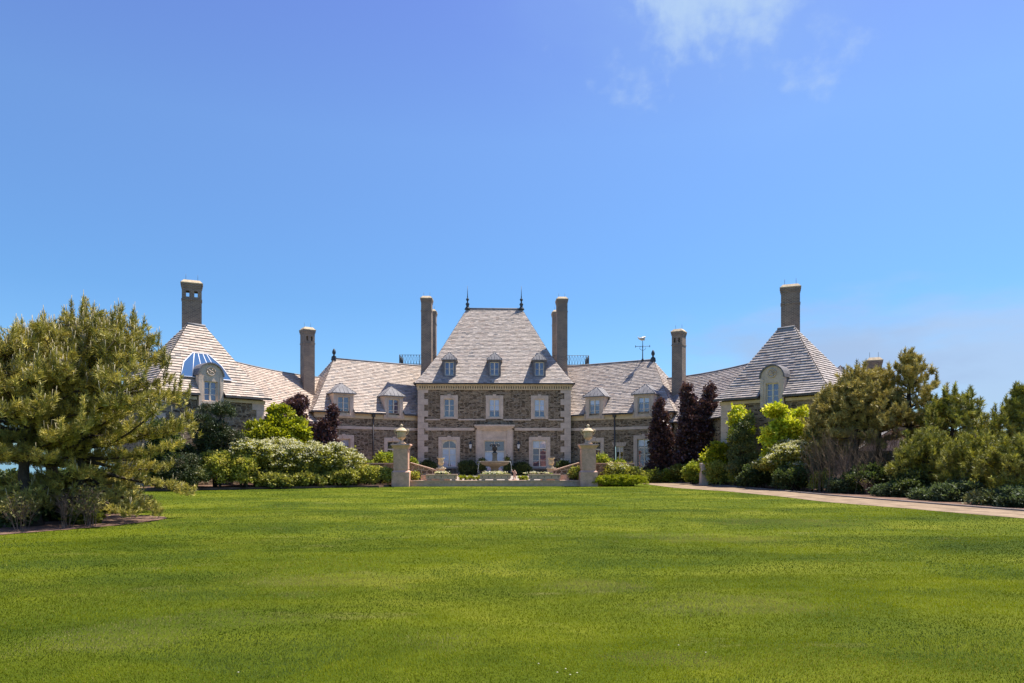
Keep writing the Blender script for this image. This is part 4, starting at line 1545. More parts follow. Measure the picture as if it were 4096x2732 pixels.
STY = {
    #            leaf L, w, clump r, leaves/clump, clumps/m2, palette, material
    'viburnum': (0.15, 0.055, 0.20, 26, 13, ((0.273, 0.260, 0.052), (0.403, 0.370, 0.072), (0.156, 0.169, 0.039)), 'leaf'),
    'azalea': (0.13, 0.045, 0.20, 28, 13, ((0.408, 0.388, 0.061), (0.245, 0.265, 0.052), (0.530, 0.449, 0.102)), 'leaf'),
    'lime': (0.19, 0.07, 0.24, 26, 10, ((0.33, 0.335, 0.014), (0.43, 0.42, 0.02), (0.17, 0.20, 0.014)), 'leaf'),
    'golden': (0.20, 0.075, 0.22, 24, 9, ((0.607, 0.607, 0.043), (0.473, 0.524, 0.034), (0.709, 0.641, 0.068)), 'leaf'),
    'yellowgreen': (0.16, 0.055, 0.20, 26, 12, ((0.304, 0.336, 0.035), (0.208, 0.256, 0.032), (0.400, 0.400, 0.048)), 'leaf'),
    'purple': (0.17, 0.065, 0.22, 28, 11, ((0.105, 0.05, 0.05), (0.15, 0.075, 0.07), (0.06, 0.03, 0.032)), 'glossy_leaf'),
    'yew': (0.14, 0.022, 0.20, 44, 13, ((0.054, 0.076, 0.031), (0.090, 0.101, 0.040), (0.112, 0.095, 0.050)), 'needle'),
    'juniper': (0.15, 0.025, 0.18, 40, 12, ((0.162, 0.180, 0.057), (0.114, 0.142, 0.049), (0.228, 0.218, 0.076)), 'needle'),
    'dark': (0.13, 0.045, 0.19, 30, 13, ((0.075, 0.105, 0.03), (0.115, 0.14, 0.04), (0.05, 0.068, 0.024)), 'leaf'),
    'bluegreen': (0.12, 0.03, 0.17, 34, 15, ((0.085, 0.115, 0.05), (0.12, 0.15, 0.065), (0.055, 0.078, 0.036)), 'leaf'),
    'midgreen': (0.15, 0.055, 0.19, 28, 13, ((0.15, 0.17, 0.03), (0.20, 0.215, 0.035), (0.09, 0.11, 0.022)), 'leaf'),
    'box': (0.06, 0.024, 0.09, 46, 46, ((0.30, 0.32, 0.014), (0.38, 0.39, 0.02), (0.21, 0.24, 0.012)), 'leaf'),
    'lawnweed': (0.05, 0.02, 0.05, 14, 60, ((0.180, 0.285, 0.045), (0.300, 0.360, 0.075), (0.135, 0.210, 0.030)), 'leaf'),
}


def crown_blobs(w, d, z0, z1, shape, rs):
    """ellipsoids that together make the crown: centre, radii"""
    h = z1 - z0
    out = []
    if shape == 'mound':
        out.append(((0, 0, z0 + h * 0.40), (w * 0.46, d * 0.46, h * 0.48)))
        for i in range(9):
            a = rs.uniform(0, 2 * math.pi)
            rr = rs.uniform(0.30, 0.62)
            sz = rs.uniform(0.2, 0.32)
            out.append(((math.cos(a) * w / 2 * rr, math.sin(a) * d / 2 * rr, z0 + h * rs.uniform(0.3, 0.74)), (w * sz, d * sz, h * sz * 0.95)))
    elif shape == 'column':
        n = max(4, int(h / w * 2.4))
        for i in range(n):
            t = (i + 0.5) / n
            k_ = (0.55 + 0.45 * math.sin(math.pi * min(1, t * 0.9 + 0.12))) * (1 - 0.45 * max(0, t - 0.6) / 0.4)
            out.append(((rs.uniform(-0.12, 0.12) * w, rs.uniform(-0.12, 0.12) * d, z0 + h * t), (w * 0.42 * k_, d * 0.42 * k_, h / n * 0.95)))
    elif shape == 'tree':
        out.append(((0, 0, z0 + h * 0.5), (w * 0.27, d * 0.27, h * 0.30)))
        for i in range(26):
            a = rs.uniform(0, 2 * math.pi)
            zz = rs.uniform(0.08, 0.95)
            k_ = math.sqrt(max(0.10, 1 - (abs(zz - 0.42) / 0.60) ** 2))
            rr = rs.uniform(0.45, 0.92)
            sz = rs.uniform(0.07, 0.16)
            out.append(((math.cos(a) * w / 2 * rr * k_, math.sin(a) * d / 2 * rr * k_, z0 + h * zz), (w * sz * 1.2, d * sz * 1.2, h * sz * 0.7)))
    elif shape == 'layer':
        for i in range(11):
            a = rs.uniform(0, 2 * math.pi)
            rr = rs.uniform(0.1, 0.78)
            sz = rs.uniform(0.2, 0.32)
            out.append(((math.cos(a) * w / 2 * rr, math.sin(a) * d / 2 * rr, z0 + h * rs.uniform(0.15, 0.88)), (w * sz, d * sz, h * 0.10)))
    elif shape == 'ball':
        out.append(((0, 0, z0 + h * 0.5), (w * 0.47, d * 0.47, h * 0.47)))
    elif shape == 'clipped':
        for i in range(9):
            x = (i / 8 - 0.5) * w * 0.78
            k_ = 0.72 + 0.28 * math.cos((i / 8 - 0.5) * 2.6)
            out.append(((x, rs.uniform(-0.03, 0.03) * d, z0 + h * 0.42), (w * 0.14, d * 0.46, h * 0.54 * k_)))
    return out


def plant(style, px0, px1, py, Y, label, cat, name, shape='mound', bottom=0.0, z0=0.0, depth=None, group=None, blossom=0.0, trunk=None, seed=None, dens=1.0, vary=0.22):
    pc = (px0 + px1) / 2
    k_ = mpp(pc, Y)
    w = (px1 - px0) * k_
    p = at(pc, py, Y)
    top = p.z
    d = depth or w * 0.8
    sd = seed if seed is not None else int(pc * 7 + Y * 13) % 99991
    rs = np.random.default_rng(sd)
    base = (p.x, Y, z0)
    t = thing(name, base, label, cat, group)
    LL, WW, CR, NL, CD, pal, mt = STY[style]
    blobs = crown_blobs(w, d, z0 + bottom, top - CR * 0.5, shape, rs)
    cl, od = [], []
    for (c, r_) in blobs:
        area = 4 * math.pi * ((r_[0] * r_[1] + r_[0] * r_[2] + r_[1] * r_[2]) / 3)
        n = max(6, int(area * CD * dens))
        u = unit(rs.normal(size=(n, 3)))
        u[:, 2] = np.where(u[:, 2] < -0.55, -u[:, 2], u[:, 2])
        f = rs.uniform(0.72, 1.0, n) if shape not in ('ball', 'clipped') else rs.uniform(0.86, 0.97, n)
        inn = rs.random(n) < 0.2
        f = np.where(inn, rs.uniform(0.25, 0.7, n), f)
        cl.append(np.array(c) + u * np.array(r_) * f[:, None])
        od.append(u)
    cl, od = np.concatenate(cl), np.concatenate(od)
    keep = cl[:, 2] > z0 + 0.04
    cl, od = cl[keep], od[keep]
    n = len(cl)
    lift = rs.random(n)
    C = np.repeat(cl, NL, 0) + rs.normal(size=(n * NL, 3)) * CR * np.array([0.55, 0.55, 0.42]) + np.array([p.x, Y, 0])
    C[:, 2] = np.maximum(C[:, 2], z0 + 0.02)
    Dr = np.repeat(od, NL, 0) * 0.75 + rs.normal(size=(n * NL, 3)) * 0.62 + np.array([0, 0, 0.18])
    sz = rs.uniform(0.65, 1.25, n * NL)
    V, F = leaves(C, Dr, LL * sz, WW * sz, rs)
    pi = rs.choice(3, n, p=(0.5, 0.3, 0.2))
    cc = np.array(pal)[pi] * rs.uniform(1 - vary, 1 + vary, (n, 1))
    lc = np.repeat(cc, NL, 0) * rs.uniform(0.78, 1.22, (n * NL, 1))
    fast_mesh("crown", V, F, M[mt], t, col=np.repeat(lc, 4, 0))
    # stems
    mb = MB()
    pr = random.Random(sd)
    if trunk is None:
        trunk = 'multi'
    if trunk == 'single':
        r0 = max(0.06, w * 0.035)
        q = Vector(base)
        zt = z0 + bottom + (top - z0 - bottom) * 0.75
        trk = [q + Vector((pr.uniform(-.05, .05) * i, pr.uniform(-.05, .05) * i, (zt - z0) * i / 5)) for i in range(6)]
        mb.tube(trk, [r0 * (1 - 0.14 * i) for i in range(6)], 7)
        for i in range(min(26, n)):
            e_ = Vector(cl[pr.randrange(n)]) + Vector((p.x, Y, 0))
            s0 = trk[pr.randrange(1, 5)]
            if e_.z < s0.z - 0.2:
                s0 = trk[1]
            m_ = s0.lerp(e_, 0.5) + Vector((0, 0, -0.12))
            mb.tube([s0, m_, e_], [r0 * 0.42, r0 * 0.28, r0 * 0.1], 5)
    else:
        for i in range(9):
            e_ = Vector(cl[pr.randrange(n)]) + Vector((p.x, Y, 0))
            s0 = Vector((p.x + pr.uniform(-.18, .18) * w, Y + pr.uniform(-.18, .18) * d, z0))
            mb.tube([s0, s0.lerp(e_, 0.5) + Vector((0, 0, 0.1)), e_], [0.035, 0.025, 0.012], 5)
    mb.build("trunk" if trunk == 'single' else "stem", M['bark'], t)
    if blossom:
        up = (od[:, 2] > -0.1) | (rs.random(n) < 0.1)
        hgt = (cl[:, 2] - z0) / max(0.1, top - z0)
        pick = up & (rs.random(n) < blossom * np.clip((hgt - 0.3) * 2.2, 0, 1.1))
        bc = cl[pick] + od[pick] * CR * 0.9 + np.array([p.x, Y, 0.05])
        m_ = 16
        if len(bc):
            P = np.repeat(bc, m_, 0) + rs.normal(size=(len(bc) * m_, 3)) * np.array([0.1, 0.1, 0.035])
            D2 = rs.normal(size=P.shape) * np.array([1, 1, 0.3])
            V, F = leaves(P, D2, np.full(len(P), 0.09), np.full(len(P), 0.04), rs)
            col_ = np.repeat(np.array([[0.70, 0.66, 0.47]]) * rs.uniform(0.8, 1.1, (len(P), 1)), 4, 0)
            b = fast_mesh("blossom", V, F, M['petal'], t, col=col_)
            b["kind"] = "stuff"
    return t


def pine(px, Y, py_top, rad, label, crown_from=0.25, lean=(0, 0), n_whorl=12, per=6, needles=22, nl=0.13, nw=0.011, pal=((0.12, 0.12, 0.035), (0.09, 0.10, 0.03), (0.16, 0.145, 0.045)), seed=1, candles=False, group=None, shape='dome', tuft=0.24, sub=0.30, name="pine_tree", forks=(), side_scale=None, top_w=0.35, droop=-0.15, spikes=0.55):
    p = at(px, py_top, Y)
    H = p.z
    base = Vector((p.x - lean[0], Y - lean[1], 0))
    t = thing(name, base, label, "pine tree", group)
    pr = random.Random(seed)
    rs = np.random.default_rng(seed)
    tk = MB()
    n = 9
    trk = []
    for i in range(n):
        f = i / (n - 1)
        trk.append(base + Vector((lean[0] * f ** 0.8 + pr.uniform(-.09, .09) * (0 < i < n - 1), lean[1] * f + pr.uniform(-.09, .09) * (0 < i < n - 1), H * 0.97 * f)))
    r0 = 0.028 * H
    rad_at = lambda f: r0 * (1 - f) ** 0.8 + 0.015
    tk.tube(trk, [rad_at(i / (n - 1)) * (1.35 if i == 0 else 1) for i in range(n)], 8)

    def trunk_pt(f):
        x = f * (n - 1)
        i = min(n - 2, int(x))
        return trk[i].lerp(trk[i + 1], x - i)
    tufts = []                                            # (tip, direction)

    lim, tw = [1.0], [1.0]

    def env(q):
        ax = trunk_pt(min(1.0, max(0.0, q.z / (H * 0.97))))
        rho = math.hypot(q.x - ax.x, q.y - ax.y) / max(0.3, rad)
        zm = (H - tuft * 1.4) * (1 - 0.45 * min(1.3, rho) ** 2) * lim[0]
        if q.z > zm:
            q.z = zm - pr.uniform(0, 0.12)
        return q

    def branch(s0, az, el, L, r_, depth=0):
        pts, d = [s0], Vector((math.cos(az) * math.cos(el), math.sin(az) * math.cos(el), math.sin(el)))
        m = 6
        for i in range(m):
            d = (d + Vector((pr.uniform(-.16, .16), pr.uniform(-.16, .16), pr.uniform(-.07, .15)))).normalized()
            pts.append(env(pts[-1] + d * L / m))
        tk.tube(pts, [r_ * (1 - 0.8 * i / m) for i in range(m + 1)], 5)
        k0 = 0.28 if L > 1.0 else 0.15
        steps = max(2, int(L * (1 - k0) / sub))
        for j in range(steps + 1):
            f = k0 + (1 - k0) * j / max(1, steps)
            x = f * m
            i = min(m - 1, int(x))
            q = pts[i].lerp(pts[i + 1], x - i)
            dirn = (pts[i + 1] - pts[i]).normalized()
            for sg in (-1, 1):
                side = dirn.cross(Vector((0, 0, 1)))
                if side.length < 0.1:
                    side = Vector((1, 0, 0))
                side.normalize()
                ln = sub * pr.uniform(0.8, 2.0) * (1.15 - 0.5 * f) * tw[0]
                dd = (dirn * pr.uniform(0.3, 0.9) + side * sg * pr.uniform(0.6, 1.0) + Vector((0, 0, pr.uniform(0.0, 0.75)))).normalized()
                e_ = q + dd * ln
                e_ = env(e_)
                tk.tube([q, e_], [0.012, 0.006], 4, caps=False)
                upd = (dd * 0.6 + Vector((0, 0, pr.uniform(0.5, 1.1)))).normalized()
                tufts.append((e_, upd))
                for h in range(4):
                    dj = (dd * 0.7 + Vector((pr.uniform(-.7, .7), pr.uniform(-.7, .7), pr.uniform(0.1, 0.9)))).normalized()
                    tufts.append((q + dd * ln * pr.uniform(0.35, 1.0) + Vector((pr.uniform(-.1, .1), pr.uniform(-.1, .1), pr.uniform(-.05, .12))), dj))
        tufts.append((pts[-1], (d + Vector((0, 0, 0.8))).normalized()))

    for wv_ in range(n_whorl):
        f = crown_from + (0.96 - crown_from) * wv_ / (n_whorl - 1)
        g = (f - crown_from) / (1 - crown_from)
        if shape == 'dome':
            k_ = math.sqrt(max(0.0, 1 - g ** 1.9)) * (0.84 + 0.16 * min(1, g / 0.25))
            k_ = max(k_, top_w * (1 - g) + 0.14)
        elif shape == 'spire':
            k_ = max(0.0, 1 - 1.12 * g) ** 0.8 * 0.92 + 0.09
        else:                                             # 'flat': layered, wide near the top
            k_ = 0.55 + 0.5 * math.sin(math.pi * min(1, g * 0.8 + 0.15))
            k_ *= (1 - 0.55 * max(0, g - 0.75) / 0.25)
        a0 = pr.uniform(0, 2 * math.pi)
        for b in range(per):
            az = a0 + 2 * math.pi * b / per + pr.uniform(-.35, .35)
            L = rad * k_ * pr.uniform(0.62, 1.10)
            lim[0] = pr.uniform(0.86, 1.03) if shape == 'dome' else 1.0
            tw[0] = 1.0 if shape == 'dome' else max(0.35, 1 - g)
            if side_scale:
                L *= 1 + side_scale * math.cos(az)
            el = (droop + (0.62 - droop) * g + pr.uniform(-.14, .16))
            branch(trunk_pt(min(0.98, f + pr.uniform(-.02, .02))), az, el, max(0.25, L), max(0.014, rad_at(f) * 0.42))
    if shape == 'spire':
        for i in range(16):
            q = trunk_pt(0.86 + 0.14 * i / 16)
            az = i * 2.4
            tufts.append((q + Vector((math.cos(az), math.sin(az), 0.3)) * 0.14, Vector((math.cos(az) * 0.6, math.sin(az) * 0.6, 1)).normalized()))
    for i in range(4):
        tufts.append((trk[-1] + Vector((pr.uniform(-.12, .12), pr.uniform(-.12, .12), -0.25 + 0.1 * i)), Vector((pr.uniform(-.4, .4), pr.uniform(-.4, .4), 1)).normalized()))
    tufts = [q for q in tufts if 0.12 < q[0].z < H]
    cells = {}
    for q, d in tufts:                                      # highest shoots stand up as spikes
        c_ = (round(q.x / 0.45), round(q.y / 0.45))
        if c_ not in cells or cells[c_].z < q.z:
            cells[c_] = q
    for q in cells.values():
        if pr.random() < spikes and q.z > H * 0.3:
            lean_ = Vector(((q.x - base.x) * 0.06 + pr.uniform(-.07, .07), pr.uniform(-.07, .07), 0))
            hh = min(pr.choice((1, 1, 2, 2, 3)) * tuft * 0.62, max(0.05, H - 0.05 - q.z))
            m_ = max(2, int(hh / (tuft * 0.3)))
            for i in range(1, m_ + 1):
                tufts.append((q + (lean_ + Vector((0, 0, 1))) * hh * i / m_, (Vector((0, 0, 1)) + lean_).normalized()))
            tk.tube([q, q + (lean_ + Vector((0, 0, 1))) * hh], [0.012, 0.006], 4, caps=False)
    tk.build("trunk", M['bark'], t)
    T = np.array([q for q, _ in tufts])
    Dd = np.array([d for _, d in tufts])
    nt = len(T)
    K = needles
    s_ = rs.random((nt, K))                                # position along the shoot
    a = unit(np.cross(Dd, rs.normal(size=(nt, 3))))
    b = np.cross(Dd, a)
    ph = rs.uniform(0, 2 * math.pi, (nt, K))
    tl = tuft * rs.uniform(0.7, 1.25, (nt, 1))
    root = T[:, None, :] + Dd[:, None, :] * ((s_ - 0.75) * tl)[..., None]
    radv = a[:, None, :] * np.cos(ph)[..., None] + b[:, None, :] * np.sin(ph)[..., None]
    open_ = 0.95 - 0.5 * s_[..., None]
    nd = Dd[:, None, :] * 0.75 + radv * open_ + rs.normal(size=(nt, K, 3)) * 0.12
    nd = nd / np.linalg.norm(nd, axis=2, keepdims=True)
    ln = nl * rs.uniform(0.75, 1.2, (nt, K, 1))
    sd = np.cross(nd, rs.normal(size=(nt, K, 3)))
    sd = sd / np.linalg.norm(sd, axis=2, keepdims=True) * nw
    V = np.stack([root - sd, root + sd, root + nd * ln + sd * 0.25, root + nd * ln - sd * 0.25], axis=2).reshape(-1, 3)
    F = np.arange(nt * K * 4).reshape(-1, 4)
    ci = rs.choice(3, nt, p=(0.45, 0.3, 0.25))
    tc = np.array(pal)[ci] * rs.uniform(0.75, 1.25, (nt, 1))
    nc = np.repeat(tc, K, 0) * rs.uniform(0.75, 1.3, (nt * K, 1))
    fast_mesh("crown", V, F, M['needle'], t, col=np.repeat(nc, 4, 0))
    if candles:
        cm = MB()
        zmax = T[:, 2].max()
        for i in range(nt):
            q, d = tufts[i]
            f = q.z / zmax
            if d.z > 0.72 and pr.random() < (0.75 if f > 0.72 else 0.16):
                dd = (d * 0.3 + Vector((pr.uniform(-.1, .1), pr.uniform(-.1, .1), 1))).normalized()
                cm.tube([q + dd * 0.04, q + dd * pr.uniform(0.16, 0.34)], [0.013, 0.006], 4)
        if cm.v:
            c_ = cm.build("new_shoot", M['candle'], t)
            c_["kind"] = "stuff"
    return t


M['daisy'] = mat_mottled("daisy", (0.50, 0.47, 0.30), 0.1, 5.0, 0.8, 0.1, 0.0)
M['candle'] = mat_mottled("new_shoot", (0.42, 0.36, 0.22), 0.15, 5.0, 0.7, 0.2, 0.0)


def twig_bush(px, Y, py_top, width_px, label, name="bare_shrub", n=26, seed=3, mat='pale_bark', leafy=0, group=None, r0=0.014, spread=None):
    p = at(px, py_top, Y)
    w = width_px * mpp(px, Y)
    t = thing(name, (p.x, Y, 0), label, "shrub", group)
    pr = random.Random(seed)
    mb = MB()
    tips = []
    for i in range(n):
        a = pr.uniform(0, 2 * math.pi)
        s0 = Vector((p.x + pr.uniform(-.06, .06), Y + pr.uniform(-.06, .06), 0))
        h = p.z * pr.uniform(0.6, 1.0)
        rr = w / 2 * pr.uniform(0.2, 1.0)
        if spread:
            s0 += Vector((math.cos(a), math.sin(a), 0)) * rr * spread * 1.2
        e_ = s0 + Vector((math.cos(a) * rr, math.sin(a) * rr, h)) * 1.0
        if spread:
            e_ = s0 + Vector((math.cos(a) * rr * (1 - spread), math.sin(a) * rr * (1 - spread), h * (1 - 0.3 * (rr / w * 2) ** 2)))
        m_ = s0.lerp(e_, 0.45) + Vector((-math.cos(a) * rr * 0.15 + pr.uniform(-.12, .12) * p.z * 0.5, -math.sin(a) * rr * 0.15 + pr.uniform(-.12, .12) * p.z * 0.5, 0.05))
        mb.tube([s0, m_, e_], [r0, r0 * 0.65, r0 * 0.3], 4, caps=False)
        for j in range(14 if spread else 6):
            f = pr.uniform(0.3, 1.0)
            q = (s0.lerp(m_, f / 0.45) if f < 0.45 else m_.lerp(e_, (f - 0.45) / 0.55))
            k2 = q + Vector((pr.uniform(-.22, .22), pr.uniform(-.22, .22), pr.uniform(0.1, 0.35))) * (0.5 + p.z * 0.35)
            k2.z = min(k2.z, p.z * 1.04)
            mb.tube([q, k2], [r0 * 0.45, r0 * 0.2], 3, caps=False)
            tips.append(k2)
    mb.build("stem", M[mat], t)
    if leafy:
        rs = np.random.default_rng(seed)
        T = np.repeat(np.array(tips), leafy, 0)
        T = T + rs.normal(size=T.shape) * 0.09
        V, F = leaves(T, rs.normal(size=T.shape) + np.array([0, 0, 0.5]), rs.uniform(0.05, 0.11, len(T)), rs.uniform(0.015, 0.03, len(T)), rs)
        c_ = np.array([[0.17, 0.16, 0.05]]) * rs.uniform(0.6, 1.3, (len(T), 1))
        fast_mesh("crown", V, F, M['leaf'], t, col=np.repeat(c_, 4, 0))
    return t


# ---- pines in the left bed
LP_ = "pines in the left mulch bed"
PB = ((0.38, 0.335, 0.07), (0.21, 0.195, 0.042), (0.56, 0.47, 0.115))
pine(372, 19.6, 1208, 3.0, "tall round-topped pine with upright new shoots, right one of the left bed", 0.15, (0.35, 0.3), 14, 7, 30, 0.12, 0.0085, PB, 11, True, LP_, 'dome', 0.24, 0.27, side_scale=0.1, droop=-0.32)
pine(60, 18.2, 1300, 2.5, "pine with a curved leaning trunk cut by the left edge of the picture", 0.35, (-0.7, 0.3), 11, 6, 26, 0.12, 0.0085, PB, 12, True, LP_, 'dome', 0.24, 0.27)
pine(215, 21.5, 1275, 2.3, "pine standing between and behind the two larger pines of the left bed", 0.36, (-0.3, 0.4), 11, 6, 24, 0.12, 0.009, PB, 13, True, LP_, 'dome', 0.24, 0.28)
twig_bush(258, 17.4, 1960, 105, "bare brown twiggy shrub in the mulch under the left pines", seed=4, n=12, r0=0.0065, spread=0.3, group="bare shrubs in the left bed")
twig_bush(362, 17.7, 1945, 125, "bare twiggy shrub with a few small leaves at the right end of the left bed", seed=5, n=14, r0=0.0065, spread=0.3, leafy=2, group="bare shrubs in the left bed")
twig_bush(90, 16.6, 1975, 120, "dark twiggy shrub near the left edge of the picture", seed=6, n=10, r0=0.0065, spread=0.3, leafy=2, group="bare shrubs in the left bed")
plant('dark', 0, 110, 2010, 17.6, "dark leafy shrub under the leaning pine at the left edge", "shrub", "shrub", seed=101, group="shrubs under the left pines")
plant('dark', 120, 260, 1985, 19.3, "low dark shrub in the shade of the pine trunks", "shrub", "shrub", seed=102, group="shrubs under the left pines")
plant('midgreen', 290, 380, 2030, 18.4, "small yellow-green shrub between the two bare shrubs", "shrub", "shrub", seed=103, group="shrubs under the left pines")
plant('juniper', 380, 600, 1960, 22.5, "spreading low pine shrub at the right foot of the left pines", "shrub", "shrub", seed=104, group="shrubs under the left pines")
plant('lime', 60, 190, 1900, 26, "bright green bush seen through the pine trunks on the left", "bush", "bush", seed=105)
plant('dark', -60, 90, 1880, 24, "dark bush behind the left pines at the picture edge", "bush", "bush", seed=106)
plant('dark', 180, 420, 1870, 27, "dark bush filling the gap behind the left pines", "bush", "bush", seed=107)

# ---- left border in front of the house
HB = "shrubs of the left border"
plant('yew', 735, 985, 1612, 40.6, "dark brownish yew rising in front of the left pavilion", "yew", "yew_tree", 'tree', 0.3, group=HB, trunk='single', seed=201, dens=1.5, z0=0.12)
plant('lime', 950, 1255, 1612, 44.0, "bright lime-green maple in front of the left link roof", "maple", "maple_tree", 'tree', 1.2, group=HB, trunk='single', seed=202, dens=1.4, depth=1.6, z0=0.12)
plant('purple', 1105, 1250, 1585, 50.6, "broad purple-leaved beech behind the lime-green maple", "beech", "beech_tree", 'tree', 1.0, trunk='single', group="purple beeches left of the house", seed=203, dens=1.3, depth=2.5, z0=0.12)
plant('purple', 1262, 1372, 1640, 50.5, "narrow dark purple beech at the corner of the left curved wing", "beech", "beech_tree", 'column', 0.3, trunk='single', group="purple beeches left of the house", seed=204, dens=1.3, z0=0.12)
VB = "white-flowering viburnums of the left border"
for i, (px0, px1, py, Y, lab) in enumerate(((910, 1080, 1765, 41.2, "white-flowering viburnum at the left end of the flowering hedge"), (985, 1175, 1757, 41.8, "white-flowering viburnum second from the left of the flowering hedge"),
                                            (1075, 1260, 1759, 42.2, "white-flowering viburnum third from the left of the flowering hedge"), (1150, 1330, 1764, 42.7, "white-flowering viburnum third from the right of the flowering hedge"),
                                            (1225, 1400, 1772, 43.4, "white-flowering viburnum second from the right of the flowering hedge"), (1300, 1450, 1790, 44.1, "white-flowering viburnum at the right end of the flowering hedge"))):
    plant('viburnum', px0, px1, py, Y, lab, "viburnum", "viburnum_shrub", group=VB, blossom=0.6, seed=211 + i, depth=2.4, z0=0.12, dens=1.1)
plant('azalea', 800, 930, 1785, 39.6, "yellowish twiggy shrub in front of the dark yew", "shrub", "shrub", group=HB, seed=221, z0=0.12)
plant('azalea', 925, 1030, 1800, 39.9, "yellowish shrub in front of the left end of the flowering hedge", "shrub", "shrub", group=HB, seed=222, z0=0.12)
plant('viburnum', 1000, 1180, 1882, 40.9, "low olive shrub at the foot of the left half of the flowering hedge", "shrub", "shrub", group=HB, seed=223, z0=0.12)
plant('viburnum', 1140, 1310, 1888, 41.9, "low olive shrub at the foot of the middle of the flowering hedge", "shrub", "shrub", group=HB, seed=224, z0=0.12)
plant('viburnum', 1280, 1430, 1878, 43.0, "low olive shrub at the lawn edge left of the garden wall", "shrub", "shrub", group=HB, seed=225, z0=0.12)
plant('azalea', 1395, 1580, 1858, 43.9, "yellow-tipped shrub before the dark garden wall left of the gate pier", "shrub", "shrub", group=HB, seed=226, dens=1.1, z0=0.12, depth=1.2)
plant('dark', 640, 800, 1770, 39.6, "dark shrub at the left edge of the left border", "shrub", "shrub", group=HB, seed=227, z0=0.12)
plant('dark', 560, 720, 1690, 38.2, "tall dark shrub between the left pine and the yew", "shrub", "shrub", 'tree', group=HB, seed=231, z0=0.12, dens=1.6)
plant('yew', 640, 790, 1800, 38.0, "dark lower yew beside the left pine", "yew", "yew_tree", group=HB, seed=232, z0=0.12)
plant('juniper', 690, 830, 1855, 38.6, "low dull shrub on the lawn edge under the yew", "shrub", "shrub", group=HB, seed=228, z0=0.12)
plant('yellowgreen', 1420, 1520, 1825, 47.2, "yellow-green shrub rising behind the dark garden wall, farther from the gate pier", "shrub", "shrub", group=HB, seed=229, z0=0.12)
plant('yellowgreen', 1500, 1580, 1810, 46.6, "yellow-green shrub rising behind the dark garden wall, touching the left gate pier", "shrub", "shrub", group=HB, seed=230, z0=0.12)
twig_bush(905, 44.8, 1835, 130, "thin bare shrub in front of the flowering hedge", seed=31, n=22, leafy=1)

# ---- forecourt planting
FB = "shrubs in the forecourt"
plant('yellowgreen', 1640, 1660, 1832, 46.0, "small yellow-green shrub just right of the left gate pier", "shrub", "shrub", z0=0.36, bottom=0.6, group=FB, seed=301)
plant('azalea', 1640, 1672, 1888, 44.75, "small reddish-yellow shrub at the foot of the left gate pier", "shrub", "shrub", z0=0.36, group=FB, seed=302)
plant('azalea', 2282, 2322, 1862, 44.8, "pale yellow shrub at the foot of the right gate pier", "shrub", "shrub", z0=0.36, group=FB, seed=303)
for i, (px0, px1, py, lab) in enumerate(((1690, 1750, 1838, "dark shrub against the house wall at its left quoins"), (1838, 1908, 1842, "dark shrub against the house wall left of the front door"),
                                         (2050, 2122, 1842, "dark shrub against the house wall right of the front door"), (2236, 2290, 1838, "dark shrub against the house wall at its right quoins"))):
    plant('dark', px0, px1, py, 58.9, lab, "shrub", "shrub", z0=0.36, depth=1.2, group="dark shrubs along the house front", seed=310 + i, dens=1.3)
for i, (px, lab) in enumerate(((1930, "slim potted evergreen left of the front door"), (2030, "slim potted evergreen right of the front door"))):
    x = at(px, 0, 58.3).x
    t = plant('dark', px - 14, px + 14, 1832, 58.3, lab, "potted evergreen", "potted_evergreen", 'column', 0.4, z0=0.36, group="potted evergreens by the door", seed=320 + i, dens=2.0)
    mb = MB()
    mb.lathe((x, 58.3, 0.36), [(0.16, 0), (0.22, 0.36), (0.25, 0.38), (0.25, 0.44), (0.1, 0.44)], 14)
    mb.build("pot", M['bronze'], t)
balls = [(1832, 1853), (1852, 1873), (1871, 1890), (1888, 1906), (1904, 1920), (2072, 2089), (2086, 2103), (2100, 2116)]
bl_lab = ["clipped box ball beside the left planter trough, end of its row", "clipped box ball, second from the left planter trough", "clipped box ball in the middle of the row of five",
          "clipped box ball, second from the middle planter trough", "clipped box ball touching the left end of the middle planter trough", "clipped box ball next to the small cherub statue",
          "clipped box ball in the middle of the row of three", "clipped box ball touching the right planter trough"]
for i, ((a, b), lab) in enumerate(zip(balls, bl_lab)):
    plant('box', a, b, 1900 + (i * 7 % 4), 45.1 + 0.12 * (i % 2), lab, "box ball", "box_ball", 'ball', z0=0.36, group="clipped box balls in the forecourt", seed=330 + i, dens=0.8)
for i, (px0, px1, lab) in enumerate(((1706, 1824, "white flowers and greens growing in the planter trough left of the fountain"), (1922, 2038, "white flowers and greens growing in the planter trough before the fountain"),
                                     (2118, 2240, "white flowers and greens growing in the planter trough right of the fountain"))):
    plant('lawnweed', px0, px1, 1893, 44.36, lab, "trough planting", "trough_plants", 'layer', z0=0.76, depth=0.36, group="flowers in the planter troughs", blossom=0.9, seed=340 + i)

